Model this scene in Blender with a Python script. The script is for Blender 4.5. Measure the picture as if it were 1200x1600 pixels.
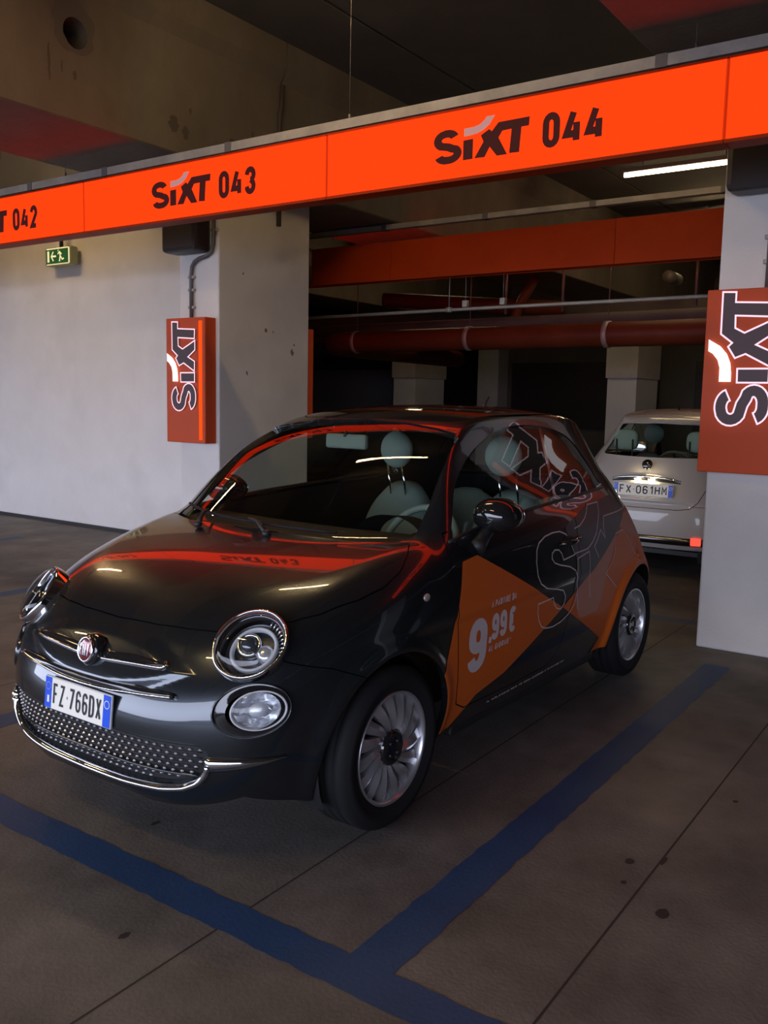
import bpy, bmesh, math, random
import numpy as np
from mathutils import Vector, Matrix
from mathutils.geometry import tessellate_polygon

for o in list(bpy.data.objects): bpy.data.objects.remove(o)
SC=bpy.context.scene; COL=SC.collection
random.seed(7)
# ------------------------------------------------------------ camera
def cam_matrix(loc,yaw,pitch,roll):
    f=Vector((math.cos(yaw)*math.cos(pitch),math.sin(yaw)*math.cos(pitch),math.sin(pitch)))
    r=f.cross(Vector((0,0,1))).normalized(); u=r.cross(f)
    r2=r*math.cos(roll)+u*math.sin(roll); u2=-r*math.sin(roll)+u*math.cos(roll)
    m=Matrix((r2,u2,-f)).transposed().to_4x4(); m.translation=Vector(loc); return m
cd=bpy.data.cameras.new('camera'); cam=bpy.data.objects.new('camera',cd); COL.objects.link(cam)
cd.sensor_fit='VERTICAL'; cd.sensor_height=36.0; cd.lens=1398.35/1600*36
cam.matrix_world=cam_matrix((-2.523,-2.456,1.495),0.605,-0.1224,0.0202)
cd.clip_start=.05; cd.clip_end=400
SC.camera=cam
# ------------------------------------------------------------ world, exposure
SKY=(0.82,0.88,1.14); SKY_POWER=6.6
w=bpy.data.worlds.new('world'); SC.world=w; w.use_nodes=True
bg=w.node_tree.nodes['Background']; bg.inputs[0].default_value=(*SKY,1); bg.inputs[1].default_value=SKY_POWER
SC.view_settings.view_transform='Standard'; SC.view_settings.look='None'
SC.view_settings.exposure=0.0; SC.view_settings.gamma=1.0; SC.view_settings.use_curve_mapping=False
# light portal in the open side of the hall, where the daylight comes in
OPEN_X=-8.5
pl=bpy.data.lights.new('daylight_portal','AREA'); pl.shape='RECTANGLE'; pl.size=31; pl.size_y=2.7; pl.cycles.is_portal=True
po=bpy.data.objects.new('daylight_portal',pl); COL.objects.link(po)
po.location=(OPEN_X,6.5,1.7); po.rotation_euler=(math.radians(90),0,math.radians(-90))

# ------------------------------------------------------------ materials
def nmat(name,col,rough=.5,metal=0.,coat=0.,spec=.5,emit=None,es=0.,coat_rough=.03,ior=None):
    m=bpy.data.materials.new(name); m.use_nodes=True
    b=m.node_tree.nodes['Principled BSDF']
    b.inputs['Base Color'].default_value=(*col,1); b.inputs['Roughness'].default_value=rough
    b.inputs['Metallic'].default_value=metal; b.inputs['Coat Weight'].default_value=coat
    b.inputs['Coat Roughness'].default_value=coat_rough; b.inputs['Specular IOR Level'].default_value=spec
    if ior: b.inputs['IOR'].default_value=ior
    if emit: b.inputs['Emission Color'].default_value=(*emit,1); b.inputs['Emission Strength'].default_value=es
    return m
def noisy(m,c1,c2,scale=3.,detail=8.,lo=.35,hi=.65,bump=0.,bscale=40.,c3=None,scale3=.6,stretch=(1,1,1)):
    nt=m.node_tree; N=nt.nodes; L=nt.links; b=N['Principled BSDF']
    tc=N.new('ShaderNodeTexCoord'); mp=N.new('ShaderNodeMapping'); mp.inputs['Scale'].default_value=stretch
    L.new(tc.outputs['Object'],mp.inputs[0])
    n=N.new('ShaderNodeTexNoise'); n.inputs['Scale'].default_value=scale; n.inputs['Detail'].default_value=detail; n.inputs['Roughness'].default_value=.65
    L.new(mp.outputs[0],n.inputs['Vector'])
    r=N.new('ShaderNodeValToRGB'); r.color_ramp.elements[0].position=lo; r.color_ramp.elements[1].position=hi
    r.color_ramp.elements[0].color=(*c1,1); r.color_ramp.elements[1].color=(*c2,1); L.new(n.outputs[0],r.inputs[0])
    out=r.outputs[0]
    if c3:
        n3=N.new('ShaderNodeTexNoise'); n3.inputs['Scale'].default_value=scale3; n3.inputs['Detail'].default_value=6; L.new(mp.outputs[0],n3.inputs['Vector'])
        r3=N.new('ShaderNodeValToRGB'); r3.color_ramp.elements[0].position=.52; r3.color_ramp.elements[1].position=.68
        L.new(n3.outputs[0],r3.inputs[0])
        mx=N.new('ShaderNodeMix'); mx.data_type='RGBA'; L.new(r3.outputs[0],mx.inputs['Factor']); L.new(out,mx.inputs['A']); mx.inputs['B'].default_value=(*c3,1)
        out=mx.outputs['Result']
    L.new(out,b.inputs['Base Color'])
    if bump:
        nb=N.new('ShaderNodeTexNoise'); nb.inputs['Scale'].default_value=bscale; nb.inputs['Detail'].default_value=6
        L.new(tc.outputs['Object'],nb.inputs['Vector']); bp=N.new('ShaderNodeBump'); bp.inputs['Strength'].default_value=bump; bp.inputs['Distance'].default_value=.01
        L.new(nb.outputs[0],bp.inputs['Height']); L.new(bp.outputs[0],b.inputs['Normal'])
    return m
def glass_mat(name,tint,ior=1.5,frost=0.,extra=0.):
    m=bpy.data.materials.new(name); m.use_nodes=True; nt=m.node_tree; N=nt.nodes; L=nt.links; N.clear()
    o=N.new('ShaderNodeOutputMaterial'); t=N.new('ShaderNodeBsdfTransparent'); t.inputs[0].default_value=(*tint,1)
    g=N.new('ShaderNodeBsdfGlossy'); g.inputs['Roughness'].default_value=frost
    f=N.new('ShaderNodeFresnel'); ge=N.new('ShaderNodeNewGeometry'); mi=N.new('ShaderNodeMix')
    mi.inputs['A'].default_value=ior; mi.inputs['B'].default_value=1/ior; L.new(ge.outputs['Backfacing'],mi.inputs['Factor']); L.new(mi.outputs['Result'],f.inputs[0])
    mx=N.new('ShaderNodeMixShader'); a=N.new('ShaderNodeMath'); a.operation='ADD'; a.inputs[1].default_value=extra; a.use_clamp=True
    L.new(f.outputs[0],a.inputs[0]); L.new(a.outputs[0],mx.inputs[0]); L.new(t.outputs[0],mx.inputs[1]); L.new(g.outputs[0],mx.inputs[2]); L.new(mx.outputs[0],o.inputs[0])
    return m
def emis(name,col,s):
    m=bpy.data.materials.new(name); m.use_nodes=True; nt=m.node_tree; nt.nodes.clear()
    o=nt.nodes.new('ShaderNodeOutputMaterial'); e=nt.nodes.new('ShaderNodeEmission'); e.inputs[0].default_value=(*col,1); e.inputs[1].default_value=s
    nt.links.new(e.outputs[0],o.inputs[0]); return m
M={}
M['paint_grey']=nmat('dark grey metallic paint',(.034,.041,.047),.25,.75,1.)
M['paint_white']=nmat('white car paint',(.40,.385,.37),.4,0,.6)
M['black_gloss']=nmat('gloss black panel',(.012,.012,.013),.08,0,.6)
M['black_plastic']=nmat('black plastic',(.014,.014,.015),.5)
M['rubber']=nmat('tyre rubber',(.011,.011,.012),.75,spec=.25)
M['chrome']=nmat('chrome',(.75,.76,.78),.07,1.)
M['alloy']=nmat('alloy wheel silver',(.62,.62,.64),.30,.85)
M['alloy_dark']=nmat('dark wheel barrel',(.10,.10,.105),.4,.8)
M['glass']=glass_mat('windscreen glass',(.74,.80,.76),1.38)
M['glass_side']=glass_mat('side window glass',(.78,.86,.82),1.33)
M['lens']=glass_mat('clear lamp lens',(.92,.94,.95),1.5)
M['lens_in']=nmat('lamp reflector',(.80,.81,.84),.22,.75)
M['lens_grey']=nmat('lamp housing',(.09,.09,.095),.25,.6)
M['lens_dark']=nmat('smoked reflector',(.16,.16,.17),.12,.95)
M['fog_in']=nmat('fog lamp reflector',(.74,.76,.80),.38,.35,.4)
M['stud']=nmat('bright grille stud',(.80,.80,.82),.3,.5)
M['halo']=nmat('daytime light ring, unlit',(.62,.63,.65),.3)
M['ivory']=nmat('pale upholstery',(.23,.285,.25),.7)
M['dash']=nmat('dark dashboard',(.02,.02,.021),.6)
M['orange_film']=nmat('orange vinyl film',(.60,.115,.010),.5,0,.06)
M['grey_film']=nmat('pale grey vinyl film',(.62,.54,.54),.5,0,.05)
M['grey_tint']=nmat('grey tinted film',(.075,.078,.080),.5,0,.1)
M['blush_film']=nmat('pale orange tinted film',(.50,.20,.13),.5,0,.06)
M['plate_white']=nmat('plate white',(.86,.85,.74),.4)
M['plate_blue']=nmat('plate blue',(.01,.09,.72),.35)
M['plate_black']=nmat('plate black',(.015,.015,.02),.5)
M['badge_red']=nmat('badge dark red',(.16,.012,.02),.15,.3,1.)
M['red_lens']=nmat('red lamp lens',(.20,.008,.012),.12,0,1.)
M['red_glow']=emis('lit red fog lamp',(1.,.05,.03),2.2)
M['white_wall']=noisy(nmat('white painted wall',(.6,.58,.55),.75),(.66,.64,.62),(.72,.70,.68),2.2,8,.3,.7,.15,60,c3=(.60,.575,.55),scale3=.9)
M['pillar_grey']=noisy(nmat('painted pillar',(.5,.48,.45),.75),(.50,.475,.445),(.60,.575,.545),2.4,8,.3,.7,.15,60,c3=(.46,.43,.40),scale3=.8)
M['concrete']=noisy(nmat('raw concrete',(.2,.18,.15),.85),(.105,.086,.064),(.175,.147,.112),1.6,10,.3,.7,.35,25,c3=(.12,.10,.08),scale3=1.1,stretch=(1,1,.55))
M['concrete_dark']=noisy(nmat('dark concrete slab',(.1,.09,.08),.9),(.085,.077,.068),(.12,.108,.094),1.2,8,.3,.7,.2,20)
M['floor']=noisy(nmat('grey concrete floor',(.2,.2,.2),.62,spec=.35),(.098,.088,.078),(.205,.186,.168),1.7,13,.36,.66,.15,70,c3=(.088,.074,.066),scale3=.8)
M['blue_paint']=noisy(nmat('blue floor paint',(.02,.06,.22),.6),(.012,.045,.13),(.020,.064,.175),3.5,9,.3,.7,.1,60)
M['steel']=noisy(nmat('galvanised steel',(.4,.38,.35),.5,.3),(.30,.28,.25),(.42,.39,.35),4,6)
M['conduit']=nmat('grey conduit',(.14,.13,.125),.5,.3)
M['black_box']=nmat('dark brown plastic',(.025,.018,.018),.45)
M['lightbox_lit']=emis('backlit orange acrylic',(1.,.030,.0028),2.05)
M['lightbox_seam']=emis('dim orange acrylic joint',(.62,.03,.004),1.0)
M['lightbox_print']=nmat('dark print on lit acrylic',(.008,.003,.003),.6,spec=.1,emit=(.040,.007,.006),es=1.)
M['lightbox_grey']=nmat('grey print on lit acrylic',(.1,.05,.05),.5,emit=(.42,.20,.19),es=1.)
M['orange_metal']=noisy(nmat('orange painted sheet metal',(.5,.07,.02),.5,spec=.08),(.36,.032,.003),(.43,.040,.004),1.5,5)
M['sign_face']=nmat('orange sign face',(.50,.070,.020),.4,0,0,spec=.12,emit=(.5,.06,.02),es=.05)
M['sign_letter']=nmat('dark letter face',(.040,.028,.031),.45,spec=.2,emit=(.10,.06,.07),es=.30)
M['sign_edge']=emis('lit white letter edge',(1.,.68,.82),1.25)
M['sign_white']=emis('lit white mark',(1.,.93,.95),1.9)
M['sign_strip']=emis('lit orange side strip',(1.,.085,.008),1.1)
M['tube']=emis('fluorescent tube',(1.,.74,.40),42.)
M['plate_light']=emis('lit number plate lamp',(1.,.80,.45),110.)
M['tube_warm']=emis('stronger warm fluorescent tube',(1.,.66,.30),105.)  # output and warmth raised so the upper walls turn warm
M['pipe_orange']=noisy(nmat('orange brown drain pipe',(.3,.07,.03),.5,spec=.2),(.10,.025,.009),(.14,.036,.014),2,6)
M['exit_green']=nmat('green exit sign',(.02,.12,.04),.4,emit=(.02,.10,.03),es=.35)
M['exit_white']=emis('lit exit pictogram',(1.,.86,.42),.95)
M['exit_body']=nmat('exit lamp housing',(.10,.09,.05),.4,emit=(.5,.42,.16),es=.12)
M['stain']=nmat('dark stain',(.03,.024,.02),.8)
M['asphalt']=noisy(nmat('daylit ground outside',(.3,.3,.3),.9),(.24,.24,.24),(.32,.32,.31),.5)
M['far_blue']=nmat('blue grey painted wall',(.17,.19,.24),.7)

# ------------------------------------------------------------ helpers
def obj(name,verts,faces,mat,parent=None,smooth=False,normals=None,loc=None,mats=None,fmi=None):
    me=bpy.data.meshes.new(name)
    me.from_pydata([tuple(v) for v in verts],[],[tuple(int(i) for i in f) for f in faces])
    for mm in ([mat] if mats is None else mats): me.materials.append(mm)
    if fmi is not None: me.polygons.foreach_set('material_index',fmi)
    if smooth: me.polygons.foreach_set('use_smooth',[True]*len(me.polygons))
    me.update()
    if normals is not None:
        me.normals_split_custom_set_from_vertices([tuple(n) for n in normals])
    o=bpy.data.objects.new(name,me); COL.objects.link(o)
    if parent: o.parent=parent
    if loc: o.location=loc
    return o
def empty(name,loc=(0,0,0),rz=0,parent=None):
    o=bpy.data.objects.new(name,None); COL.objects.link(o); o.location=loc; o.rotation_euler=(0,0,rz); o.empty_display_size=.1
    if parent: o.parent=parent
    return o
def tag(o,label=None,cat=None,group=None,kind=None):
    if label: o['label']=label
    if cat: o['category']=cat
    if group: o['group']=group
    if kind: o['kind']=kind
    return o
class MB:
    """collects shapes for one mesh"""
    def __init__(s): s.v=[]; s.f=[]; s.sm=[]
    def add(s,v,f,sm=False):
        b=len(s.v); s.v+=[tuple(q) for q in v]; s.f+=[tuple(i+b for i in q) for q in f]; s.sm+=[sm]*len(f); return s
    def box(s,x0,x1,y0,y1,z0,z1,bev=0):
        if bev<=0:
            v=[(x,y,z) for x in (x0,x1) for y in (y0,y1) for z in (z0,z1)]
            return s.add(v,[(0,1,3,2),(4,6,7,5),(0,4,5,1),(2,3,7,6),(0,2,6,4),(1,5,7,3)])
        bm=bmesh.new(); bmesh.ops.create_cube(bm,size=1)
        for q in bm.verts: q.co=Vector(((x0+x1)/2+q.co.x*(x1-x0),(y0+y1)/2+q.co.y*(y1-y0),(z0+z1)/2+q.co.z*(z1-z0)))
        bmesh.ops.bevel(bm,geom=bm.edges[:],offset=bev,segments=2,affect='EDGES',profile=.5)
        bm.verts.index_update(); s.add([q.co[:] for q in bm.verts],[[q.index for q in f.verts] for f in bm.faces]); bm.free(); return s
    def tube(s,pts,r,n=10,cap=True,closed=False):
        pts=[Vector(p) for p in pts]; m=len(pts); rr=r if isinstance(r,(list,tuple)) else [r]*m
        up=Vector((0,0,1)); rings=[]; last=None
        for i,p in enumerate(pts):
            a=pts[(i-1)%m] if (i or closed) else p; b=pts[(i+1)%m] if (i<m-1 or closed) else p
            t=(b-a).normalized()
            if last is None:
                u=t.cross(up); 
                if u.length<.1: u=t.cross(Vector((1,0,0)))
            else: u=last-t*last.dot(t)
            u.normalize(); last=u; v=t.cross(u)
            rings.append([p+(u*math.cos(k*2*math.pi/n)+v*math.sin(k*2*math.pi/n))*rr[i] for k in range(n)])
        V=[q for rg in rings for q in rg]; Fc=[]
        for i in range(m if closed else m-1):
            for k in range(n):
                a=i*n+k; b=i*n+(k+1)%n; j=((i+1)%m)*n
                Fc.append((a,b,j+(k+1)%n,j+k))
        if cap and not closed: Fc+= [tuple(range(n))[::-1],tuple((m-1)*n+k for k in range(n))]
        return s.add(V,Fc,True)
    def lathe(s,prof,n=48,origin=(0,0,0),axis='y',close=False):
        """prof: list of (radius, axial)"""
        V=[];Fc=[]
        for r,a in prof:
            for k in range(n):
                t=2*math.pi*k/n
                c,q=r*math.cos(t),r*math.sin(t)
                p={'y':(c,a,q),'x':(a,c,q),'z':(c,q,a)}[axis]
                V.append(tuple(p[i]+origin[i] for i in range(3)))
        m=len(prof)
        for i in range(m-1 if not close else m):
            j=(i+1)%m
            for k in range(n):
                Fc.append((i*n+k,i*n+(k+1)%n,j*n+(k+1)%n,j*n+k))
        return s.add(V,Fc,True)
    def ball(s,c,r,n=20,m=12,zf=None):
        V=[];Fc=[]
        for i in range(m+1):
            p=math.pi*i/m
            for k in range(n):
                t=2*math.pi*k/n
                V.append((c[0]+r[0]*math.sin(p)*math.cos(t),c[1]+r[1]*math.sin(p)*math.sin(t),c[2]+r[2]*math.cos(p)))
        for i in range(m):
            for k in range(n): Fc.append((i*n+k,(i+1)*n+k,(i+1)*n+(k+1)%n,i*n+(k+1)%n))
        return s.add(V,Fc,True)
    def xf(s,fn): s.v=[tuple(fn(Vector(q))) for q in s.v]; return s
    def build(s,name,mat,parent=None,loc=None):
        me=bpy.data.meshes.new(name); me.from_pydata(s.v,[],s.f); me.materials.append(mat)
        me.polygons.foreach_set('use_smooth',s.sm); me.update()
        bm=bmesh.new(); bm.from_mesh(me); bmesh.ops.remove_doubles(bm,verts=bm.verts[:],dist=1e-6); bmesh.ops.recalc_face_normals(bm,faces=bm.faces[:]); bm.to_mesh(me); bm.free()
        o=bpy.data.objects.new(name,me); COL.objects.link(o)
        if parent: o.parent=parent
        if loc: o.location=loc
        return o
def frame_from(n,up=(0,0,1)):
    n=Vector(n).normalized(); u=Vector(up).cross(n).normalized(); v=n.cross(u); return u,v,n
# ------------------------------------------------------------ lettering
def arc(cx,cy,rx,ry,a0,a1,n=8):
    return [(cx+rx*math.cos(math.radians(a0+(a1-a0)*i/n)),cy+ry*math.sin(math.radians(a0+(a1-a0)*i/n))) for i in range(n+1)]
GL={
'0':[arc(.25,.75,.25,.25,0,180)+arc(.25,.25,.25,.25,180,360)+[(.5,.75)]],
'1':[[(.08,.78),(.3,1),(.3,0)]],
'2':[arc(.25,.75,.25,.25,180,0)+[(.5,.66),(.02,.0),(.5,0)]],
'3':[arc(.25,.76,.25,.24,180,-60)+[(.25,.53)],[(.25,.53)]+arc(.25,.25,.25,.25,60,-180)],
'4':[[(.27,1),(-.03,.24),(.54,.24)],[(.42,.64),(.42,0)]],
'5':[[(.48,1),(.03,1),(0,.55)]+arc(.25,.36,.25,.22,120,0)+arc(.25,.25,.25,.25,0,-170)],
'6':[arc(.25,.75,.25,.25,10,180)+arc(.25,.25,.25,.25,180,360)+arc(.25,.36,.25,.2,0,180)],
'7':[[(0,1),(.5,1),(.15,0)]],
'9':[arc(.25,.25,.25,.25,190,360)+arc(.25,.75,.25,.25,0,180)+arc(.25,.64,.25,.2,180,360)],
'A':[[(0,0),(.25,1),(.5,0)],[(.09,.3),(.41,.3)]],
'D':[[(0,0),(0,1),(.25,1)]+arc(.25,.75,.25,.25,90,0)+arc(.25,.25,.25,.25,0,-90)+[(0,0)]],
'E':[[(.45,1),(0,1),(0,0),(.45,0)],[(0,.52),(.38,.52)]],
'F':[[(.46,1),(0,1),(0,0)],[(0,.52),(.38,.52)]],
'G':[arc(.25,.75,.25,.25,10,180)+arc(.25,.25,.25,.25,180,360)+[(.5,.45),(.28,.45)]],
'H':[[(0,0),(0,1)],[(.5,0),(.5,1)],[(0,.52),(.5,.52)]],
'I':[[(.25,0),(.25,1)]],
'L':[[(0,1),(0,0),(.45,0)]],
'M':[[(0,0),(0,1),(.25,.4),(.5,1),(.5,0)]],
'N':[[(0,0),(0,1),(.5,0),(.5,1)]],
'O':[arc(.25,.75,.25,.25,0,180)+arc(.25,.25,.25,.25,180,360)+[(.5,.75)]],
'P':[[(0,0),(0,1),(.25,1)]+arc(.25,.75,.25,.25,90,-90)+[(0,.5)]],
'R':[[(0,0),(0,1),(.25,1)]+arc(.25,.75,.25,.25,90,-90)+[(0,.5)],[(.2,.5),(.5,0)]],
'T':[[(0,1),(.5,1)],[(.25,1),(.25,0)]],
'X':[[(0,0),(.5,1)],[(0,1),(.5,0)]],
'Z':[[(0,1),(.5,1),(0,0),(.5,0)]],
'€':[arc(.44,.74,.26,.26,35,180)+arc(.44,.26,.26,.26,180,325),[(.02,.60),(.5,.60)],[(.02,.40),(.5,.40)]],
'*':[[(.1,.7),(.4,.95)],[(.4,.7),(.1,.95)],[(.25,.65),(.25,1)]],
',':[[(.12,.08),(.02,-.2)]],
'·':[[(.03,.5),(.12,.5)]],
}
def stroke(pts,w):
    """quads of a mitred ribbon"""
    P=[Vector((p[0],p[1])) for p in pts]; closed=(P[0]-P[-1]).length<1e-6
    Q=[P[0]]
    for p in P[1:]:
        if (p-Q[-1]).length>1e-5: Q.append(p)
    if closed: Q=Q[:-1] if (Q[0]-Q[-1]).length<1e-5 else Q
    n=len(Q); L=[];Rr=[]
    for i in range(n):
        a=Q[i-1] if (i or closed) else None; b=Q[(i+1)%n] if (i<n-1 or closed) else None
        d1=(Q[i]-a).normalized() if a is not None else None; d2=(b-Q[i]).normalized() if b is not None else None
        if d1 is None: d1=d2
        if d2 is None: d2=d1
        n1=Vector((-d1.y,d1.x)); n2=Vector((-d2.y,d2.x)); m=(n1+n2)
        if m.length<1e-3: m=n1
        m.normalize(); k=min(1/max(m.dot(n1),.35),2.2)
        L.append(Q[i]+m*k*w/2); Rr.append(Q[i]-m*k*w/2)
    V=[]; Fc=[]
    for i in range(n): V+= [L[i],Rr[i]]
    for i in range(n if closed else n-1):
        j=(i+1)%n; Fc.append((2*i,2*i+1,2*j+1,2*j))
    return V,Fc
TXTDEP=[]
def text2d(s,h,wd,th,gap,slant=0.,gapw=None):
    """returns verts2d, faces, total width. h cap height, wd glyph width, th stroke"""
    V=[];Fc=[];x=0; TXTDEP.clear(); ns=0
    for ch in s:
        if ch==' ': x+=(gapw or wd*.6); continue
        adv={'I':.25,',':.3,'·':.35,'1':.75,'€':1.35}.get(ch,1.)
        for st in GL[ch]:
            q=[]
            for (a,b) in st:
                a2=(a-(.25 if ch=='I' else 0))*2
                q.append((x+th/2+a2*(wd-th)+0*(b), th/2+b*(h-th)))
            v,f=stroke(q,th); k=len(V); ns+=1; V+=[(p.x+slant*p.y,p.y) for p in v]; TXTDEP.extend([(ns%3)*.0004]*len(v)); Fc+=[tuple(i+k for i in g) for g in f]
        x+=(th if ch=='I' else wd*adv)+gap
    return V,Fc,x-gap
# rental logo: outlines in units of cap height
def _lg(pts): return [((x-75)/225.,(455-.178*(x-75)-y)/225.) for x,y in pts]
def s_outline():
    c=arc(.33,.735,.235,.165,12,100,7)+arc(.31,.70,.24,.20,105,235,8)[1:]+[(.38,.485),(.50,.42)]+arc(.40,.27,.255,.185,40,-95,10)+arc(.34,.25,.235,.165,-100,-168,6)
    V,Fc=stroke(c,.235); n=len(c)
    V,Fc=stroke(c,.235); L=[V[i] for i in range(0,len(V),2)]; Rr=[V[i] for i in range(1,len(V),2)]
    return [(p.x,p.y) for p in L]+[(p.x,p.y) for p in Rr[::-1]]
LOGO={'S':s_outline(),
'i':_lg([(258,420),(258,285),(320,272),(320,408)]),
'XT':_lg([(330,405),(395,396),(425,327),(470,386),(533,375),(478,265),(500,220),(555,208),(545,368),(605,360),(614,195),(658,187),(661,128),(475,163),(435,222),(418,208),(367,250),(385,292)]),
'mark':_lg([(262,205),(262,258),(300,250),(345,236),(385,212),(420,175),(452,115),(400,125),(388,148),(360,176),(325,193),(290,200)])}
def dens(poly,step):
    out=[]
    n=len(poly)
    for i in range(n):
        a=poly[i];b=poly[(i+1)%n]; k=max(1,int(math.dist(a,b)/step))
        for j in range(k): out.append((a[0]+(b[0]-a[0])*j/k,a[1]+(b[1]-a[1])*j/k))
    return out
def fillpoly(loops):
    vs=[[Vector((x,y,0)) for x,y in lp] for lp in loops]
    tr=tessellate_polygon(vs); flat=[p for lp in loops for p in lp]
    return flat,[tuple(t) for t in tr]
def place2d(name,V,Fc,fn,mat,parent,thick=0.):
    """map 2d shape to 3d by fn(u,v,depth)"""
    dep=TXTDEP if (len(TXTDEP)==len(V) and not thick) else [0]*len(V)
    vs=[fn(u,v,d) for (u,v),d in zip(V,dep)]; fs=list(Fc)
    if thick:
        n=len(vs); vs=vs+[fn(u,v,thick) for u,v in V]; fs=[tuple(reversed(f)) for f in Fc]+[tuple(i+n for i in f) for f in Fc]
        ed={}
        for f in Fc:
            for i in range(len(f)):
                e=(f[i],f[(i+1)%len(f)]); ed[e]=ed.get(e,0)+1
        for a,b in list(ed):
            if (b,a) not in ed: fs.append((a,b,b+n,a+n))
    return obj(name,vs,fs,mat,parent)
# ============================================================ the hall
S=lambda o: tag(o,kind='structure')
CZ=4.52
fl=S(MB().box(OPEN_X,26,-14,22,-.3,0).build('floor',M['floor']))
# saw-cut joints: thin dark grooves standing a hair above the slab
def groove(x0,y0,x1,y1,wd=.007,parent=fl,name='floor_joint'):
    d=Vector((x1-x0,y1-y0,0)).normalized(); n=Vector((-d.y,d.x,0))*wd/2
    a=Vector((x0,y0,.0006)); b=Vector((x1,y1,.0006))
    return obj(name,[a-n,b-n,b+n,a+n],[(0,1,2,3)],M['stain'],parent)
for y in (-.735,-1.633,-4.2,1.7,4.1,6.5): groove(-6,y,14,y)
for x in (-2.6,4.45,9.4): groove(x,-8,x,12)
# blue bay markings
def band(name,pts,label):
    o=MB().add([(x,y,.0015) for x,y in pts],[tuple(range(len(pts)))]).build(name,M['blue_paint'])
    tag(o,label,'floor marking',kind='structure'); return o
def rag(x0,x1,y0,y1,seed):
    """a painted band with slightly ragged edges"""
    rnd=random.Random(seed); pts=[]; L=max(x1-x0,y1-y0); n=int(L/.05)
    if x1-x0>y1-y0:
        pts=[(x0+(x1-x0)*i/n,y0+rnd.uniform(-.003,.003)) for i in range(n+1)]+[(x1-(x1-x0)*i/n,y1+rnd.uniform(-.003,.003)) for i in range(n+1)]
    else:
        pts=[(x1+rnd.uniform(-.003,.003),y0+(y1-y0)*i/n) for i in range(n+1)]+[(x0+rnd.uniform(-.003,.003),y1-(y1-y0)*i/n) for i in range(n+1)]
    return pts
def bandm(x0,x1,y0,y1,seed,label):
    rnd=random.Random(seed); L=max(x1-x0,y1-y0); n=int(L/.04); V=[];Fc=[]
    for i in range(n+1):
        t=i/n
        if x1-x0>y1-y0: V+=[(x0+(x1-x0)*t,y0+rnd.uniform(-.004,.004),.0016),(x0+(x1-x0)*t,y1+rnd.uniform(-.004,.004),.0016)]
        else: V+=[(x1+rnd.uniform(-.004,.004),y0+(y1-y0)*t,.0012),(x0+rnd.uniform(-.004,.004),y0+(y1-y0)*t,.0012)]
    Fc=[(2*i,2*i+2,2*i+3,2*i+1) for i in range(n)]
    return tag(obj('bay_marking',V,Fc,M['blue_paint']),label,'floor marking',kind='structure')
bandm(-.826,-.692,-6.2,9,1,'blue band painted across the front of the parking bays')
LINES=[(-3.67,'right of the frame'),(-1.18,'right of the dark car'),(1.235,'left of the dark car'),(3.65,'second to the left of the dark car'),(6.0,'third to the left of the dark car')]
for i,(y,t) in enumerate(LINES):
    bandm(-.70,2.785 if y<3 else 3.0,y-.072,y+.072,10+i,'blue bay dividing line on the floor, '+t)
bandm(3.70,3.84,-.90,.3,30,'faint blue cross line behind the dark car') 
for i,y in enumerate((-1.18,1.235)): bandm(4.9,8.6,y-.07,y+.07,40+i,'blue bay line beside the white car')
# oil spots and chewing gum on the slab
def spot(x,y,rx,ry,seed):
    rnd=random.Random(seed); n=14
    V=[(x+rx*math.cos(t)*rnd.uniform(.8,1.15),y+ry*math.sin(t)*rnd.uniform(.8,1.15),.0009) for t in [2*math.pi*k/n for k in range(n)]]
    return obj('floor_stain',V,[tuple(range(n))],M['stain'],fl)
for k,a in enumerate([(.018,-1.735,.028,.02),(.26,-1.55,.022,.016),(.33,-1.64,.03,.010),(.12,-1.58,.012,.01),(.95,-1.72,.014,.01),(1.9,-2.3,.02,.02),(-1.35,.05,.03,.014),(-.5,-.1,.02,.01),(1.5,-1.19,.018,.014),(-1.0,-.55,.02,.012)]): spot(*a,k)
# ceiling: long precast slabs with open joints between them
ce=S(MB().box(OPEN_X,26,-14,22,CZ+.10,CZ+.3).build('ceiling',M['concrete_dark']))
for i,(a,b) in enumerate([(-14,-9.3),(-9.3,-5.7),(-5.7,-2.7),(-2.7,-.3),(-.3,2.1),(2.1,5.0),(5.0,8.2),(8.2,12),(12,17),(17,22)]):
    MB().box(OPEN_X,26,a+.018,b-.018,CZ,CZ+.12).build('ceiling_slab',M['concrete_dark'],ce)
# beams running away from the camera, with a flange, seated on the pillars
def beam(name,yr,yl,x0,x1,hole=None,label=None):
    zb=3.35; zt=CZ+.02; zf=4.20
    m=MB(); prof=[(yr+.012,zb),(yr,zb+.012),(yr,zf),(yr-.07,zf+.10),(yr-.07,zt),(yl+.07,zt),(yl+.07,zf+.10),(yl,zf),(yl,zb+.012),(yl-.012,zb)]
    n=len(prof); V=[(x,y,z) for x in (x0,x1) for y,z in prof]
    Fc=[tuple(range(n)),tuple(range(n,2*n))[::-1]]
    for i in range(n):
        j=(i+1)%n
        if hole and i==1: continue
        Fc.append((i,j,n+j,n+i))
    m.add(V,Fc)
    if hole:
        hx,hz,hr=hole; k=28
        ring=[(hx+hr*math.cos(2*math.pi*q/k),hz+hr*math.sin(2*math.pi*q/k)) for q in range(k)]
        P,T=fillpoly([[(x0,zb+.012),(x1,zb+.012),(x1,zf),(x0,zf)],ring])
        m.add([(a,yr,b) for a,b in P],T)
        m.add([(a,yr+d,b) for d in (0,.22) for a,b in ring],[(q,(q+1)%k,k+(q+1)%k,k+q) for q in range(k)]+[tuple(range(k,2*k))],False)
    o=m.build(name,M['concrete']); S(o); o['label']=label; return o
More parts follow.
